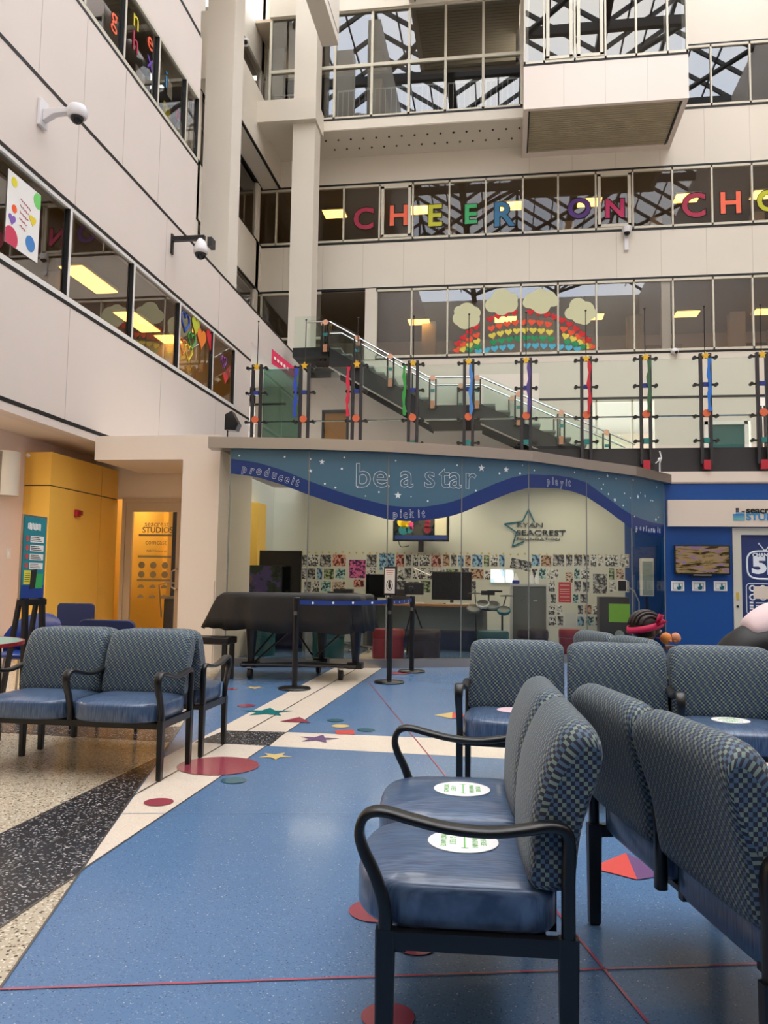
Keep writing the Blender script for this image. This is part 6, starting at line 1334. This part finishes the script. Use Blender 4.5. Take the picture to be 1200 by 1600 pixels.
# girl: local y is the way she faces
def hand(base, d, side, m_, parent, s=.8):
    """palm and five curled fingers as one skinned chain set"""
    b = Vector(base); d = Vector(d).normalized(); up = Vector((0, 0, 1)); r = d.cross(up).normalized()*side
    pts = [b, b+d*.05*s, b+d*.085*s]; ed = [(0, 1), (1, 2)]; rad = [.022*s, .026*s, .024*s]
    for k in range(4):
        a = b+d*.088*s+r*(.010*(k-1.5)*2)*s; L = (.03, .034, .032, .026)[k]*s
        i = len(pts); pts += [a, a+d*L-up*.006*s, a+d*L*1.7-up*.022*s]; ed += [(2, i), (i, i+1), (i+1, i+2)]; rad += [.010*s, .009*s, .0075*s]
    i = len(pts); a = b+d*.03*s-r*.02*s; pts += [a, a+d*.028*s-r*.02*s-up*.005*s]; ed += [(0, i), (i, i+1)]; rad += [.012*s, .009*s]
    return pts, ed, rad
def seated(name, label, loc, rz, sc, P, R_, E_, m_):
    t = thing(name, label, 'person', loc, rz); return t
t = thing('person', 'child with dark braided hair and pink headband seated behind the bench back', 'person', (.99, 6.0, 0), math.radians(-70.6))
P = [(0, 0, .52), (0, .02, .62), (0, .0, .72), (0, -.01, .77), (0, 0, .86), (0, .0, .93), (-.09, 0, .51), (-.10, .25, .50), (-.10, .30, .22), (-.10, .36, .12), (.09, 0, .51), (.10, .25, .50), (.10, .30, .22), (.10, .36, .12), (-.11, 0, .71), (-.14, .09, .63), (-.06, .15, .72), (.11, 0, .71), (.14, .09, .63), (.06, .15, .72)]
E_ = [(0, 1), (1, 2), (2, 3), (3, 4), (4, 5), (0, 6), (6, 7), (7, 8), (8, 9), (0, 10), (10, 11), (11, 12), (12, 13), (2, 14), (14, 15), (15, 16), (2, 17), (17, 18), (18, 19)]
Rr_ = [(.10, .08), (.095, .07), (.09, .07), (.035, .035), (.085, .09), (.07, .075), .06, .05, .035, .03, .06, .05, .035, .03, .045, .032, .024, .045, .032, .024]
skin('body', P, E_, Rr_, 'skin_brown', t)
P2 = [p for p in P]; skin('shirt', [(0, 0, .52), (0, .02, .62), (0, 0, .70), (-.11, 0, .70), (-.135, .08, .635), (.11, 0, .70), (.135, .08, .635)], [(0, 1), (1, 2), (2, 3), (3, 4), (2, 5), (5, 6)], [(.125, .105), (.115, .09), (.10, .085), .06, .05, .06, .05], 'shirt_teal', t)
skin('trousers', [(0, 0, .50), (-.09, 0, .50), (-.10, .25, .49), (-.10, .30, .24), (.09, 0, .50), (.10, .25, .49), (.10, .30, .24)], [(0, 1), (1, 2), (2, 3), (0, 4), (4, 5), (5, 6)], [(.12, .1), .075, .065, .05, .075, .065, .05], 'trousers_dark', t)
q = MB(); q.sph((0, -.012, .905), .112, 20, (.92, 1.0, .88)); q.build('hair', 'hair_dark', t, smooth=True)
for k in range(7):
    x = (k-3)*.027; rr_ = math.sqrt(max(.1, 1-(x/.103)**2)); q = MB(); q.tube([(x, -.012+.112*rr_*math.cos(a), .905+.0986*rr_*math.sin(a)) for a in [math.radians(35+12*u) for u in range(13)]], .0125, 6); q.build('braid', 'hair_dark', t, smooth=True)
q = MB(); R0 = []
for i in range(28):
    a = 2*PI*i/28; c, s = math.cos(a), math.sin(a); z = .895+.03*s
    R0.append([(c*.113, -.01+s*.122, z-.022), (c*.121, -.01+s*.130, z-.018), (c*.119, -.01+s*.128, z+.022), (c*.110, -.01+s*.119, z+.024)])
q.rings(R0, closed=True); q.build('headband', 'band_pink', t, smooth=True)
q = MB(); q.tube([(.11, .02, .92), (.15, .03, .985), (.12, .03, .955), (.17, .05, .94), (.11, .02, .91)], [.012, .02, .014, .018, .01], 8); q.build('headband_knot', 'band_pink', t, smooth=True)
for sx in (-1, 1):
    q = MB(); q.sph((sx*.033, .086, .865), .011, 10); q.build('eye', 'paper', t, smooth=True); q = MB(); q.sph((sx*.092, .0, .86), .018, 8, (.5, 1, 1.5)); q.build('ear', 'skin_brown', t, smooth=True)
q = MB(); q.sph((0, .098, .845), .012, 8, (1, 1.2, 1)); q.build('nose', 'skin_brown', t, smooth=True); q = MB(); q.sph((0, .086, .815), .018, 10, (1, .4, .35)); q.build('mouth', 'band_pink', t, smooth=True)
for sx in (-1, 1): pts, ed, rad = hand((sx*.055, .16, .735), (0, 1, .25), sx, 'skin_brown', t, .75); skin('hand', pts, ed, rad, 'skin_brown', t, lv=1)
for sx in (-1, 1): q = MB(); q.sph((sx*.10, .40, .09), .055, 12, (.8, 1.7, .75)); q.build('shoe', 'paper', t, smooth=True)
# plush toy on the bench back
pt = (1.165, 6.07, .79); t = thing('plush_toy', 'small orange and tan plush toy on the bench back beside the headband girl', 'toy', pt); mat('plush_orange', (226, 142, 70), .8); mat('plush_tan', (206, 140, 104), .8); mat('plush_brown', (120, 62, 36), .8)
t['label'] = 'small orange and tan plush toy held by the child with the pink headband'
q = MB(); q.sph((-.03, 0, .02), .055, 12, (.8, .7, .75)); q.build('body', 'plush_orange', t, smooth=True); q = MB(); q.sph((.035, 0, .024), .038, 12); q.build('head', 'plush_tan', t, smooth=True); q = MB(); q.sph((.0, .0, .036), .02, 10, (1.2, 1, .8)); q.build('hair', 'plush_brown', t, smooth=True)
for sx in (-1, 1): q = MB(); q.sph((.01+sx*.02, -.024, .004), .012, 8, (1.4, 1, 1)); q.build('paw', 'plush_tan', t, smooth=True)
# adult bending forward, seated, coat and headscarf
t = thing('person', 'adult in a black coat and pale pink headscarf bending forward at the right edge', 'person', (1.79, 6.5, 0), 0)
P = [(-.08, .0, .50), (-.02, 0, .62), (.08, 0, .72), (.20, 0, .79), (.28, 0, .83), (.36, 0, .86), (.43, 0, .86), (.0, -.11, .49), (.38, -.12, .47), (.36, -.12, .15), (.44, -.12, .06), (.0, .11, .49), (.38, .12, .47), (.36, .12, .15), (.44, .12, .06), (.18, -.18, .74), (.30, -.21, .55), (.46, -.15, .50), (.18, .18, .74), (.30, .21, .55), (.46, .15, .50)]
E_ = [(0, 1), (1, 2), (2, 3), (3, 4), (4, 5), (5, 6), (0, 7), (7, 8), (8, 9), (9, 10), (0, 11), (11, 12), (12, 13), (13, 14), (3, 15), (15, 16), (16, 17), (3, 18), (18, 19), (19, 20)]
skin('body', P, E_, [(.12, .11), (.11, .11), (.11, .11), (.10, .10), .05, (.08, .08), (.08, .075), .08, .065, .05, .04, .08, .065, .05, .04, .05, .042, .032, .05, .042, .032], 'skin_tan', t)
def loft(name, path, m_, seg=24, wob=.0):
    """rings square to a path in the x-z plane; path = (x, z, half-height, half-width)"""
    q = MB(); pp_ = spline([(a, b, 0) for a, b, _, _ in path], 4); rr_ = spline([(c, d, 0) for _, _, c, d in path], 4); R = []
    for i, p in enumerate(pp_):
        d = (pp_[min(i+1, len(pp_)-1)]-pp_[max(i-1, 0)]).normalized(); n = Vector((-d.y, d.x, 0)); e = min(i, len(pp_)-1-i); k = .55 if e == 0 else .9 if e == 1 else 1
        R.append([(p.x+n.x*rr_[i].x*k*math.cos(a)*(1+wob*math.sin(3*a+i)), rr_[i].y*k*math.sin(a)*(1+wob*math.sin(5*a+i*.7)), p.y+n.y*rr_[i].x*k*math.cos(a)*(1+wob*math.sin(3*a+i))) for a in [2*PI*j/seg for j in range(seg)]])
    q.rings(R); return q.build(name, m_, t, smooth=True)
loft('coat', [(-.10, .44, .15, .22), (-.09, .56, .17, .23), (-.03, .68, .17, .225), (.08, .76, .165, .22), (.20, .80, .15, .21), (.30, .83, .11, .15)], 'coat_black', wob=.02)
for sx in (-1, 1): q = MB(); q.tube(spline([(.16, sx*.15, .77), (.22, sx*.22, .70), (.30, sx*.225, .56), (.42, sx*.17, .51)], 4), [.09]*4+[.082]*4+[.068]*4+[.05], 14); q.build('coat_sleeve', 'coat_black', t, smooth=True)
skin('trousers', [(-.04, 0, .48), (.0, -.11, .49), (.38, -.12, .47), (.36, -.12, .16), (.0, .11, .49), (.38, .12, .47), (.36, .12, .16)], [(0, 1), (1, 2), (2, 3), (0, 4), (4, 5), (5, 6)], [.11, .10, .085, .07, .10, .085, .07], 'trousers_dark', t)
loft('headscarf', [(.00, .84, .08, .17), (.09, .88, .125, .18), (.22, .94, .14, .16), (.33, .95, .135, .135), (.42, .91, .115, .115), (.47, .89, .08, .09)], 'hijab_pink', wob=.015)
for sx in (-1, 1):
    q = MB(); q.sph((.495, sx*.035, .885), .012, 10); q.build('eye', 'paper', t, smooth=True)
    pts, ed, rad = hand((.46, sx*.15, .50), (1, 0, -.3), sx, 'skin_tan', t, 1.0); skin('hand', pts, ed, rad, 'skin_tan', t, lv=1); q = MB(); q.sph((.46, sx*.12, .05), .06, 12, (2.0, .8, .8)); q.build('shoe', 'blackm', t, smooth=True)
q = MB(); q.sph((.51, 0, .855), .016, 8, (1.3, 1, 1)); q.build('nose', 'skin_tan', t, smooth=True); q = MB(); q.sph((.495, 0, .825), .02, 8, (.5, 1, .4)); q.build('mouth', 'band_pink', t, smooth=True)
# unseen fill lights added to the low ceiling to brighten the yellow wall
for k, y in enumerate((3.5, 6.0, 8.1)):
    t = thing('ceiling_light', ['round downlight in the low left ceiling, nearest the camera', 'middle round downlight in the low left ceiling', 'round downlight in the low left ceiling before the yellow wall'][k], 'light', (-6.35, y, 3.14), 0, 'downlights of the low left ceiling'); q = MB(); q.lathe([(.001, -.01), (.13, -.01), (.15, .0), (.001, .0)], seg=20); q.build('diffuser', 'downlight', t)
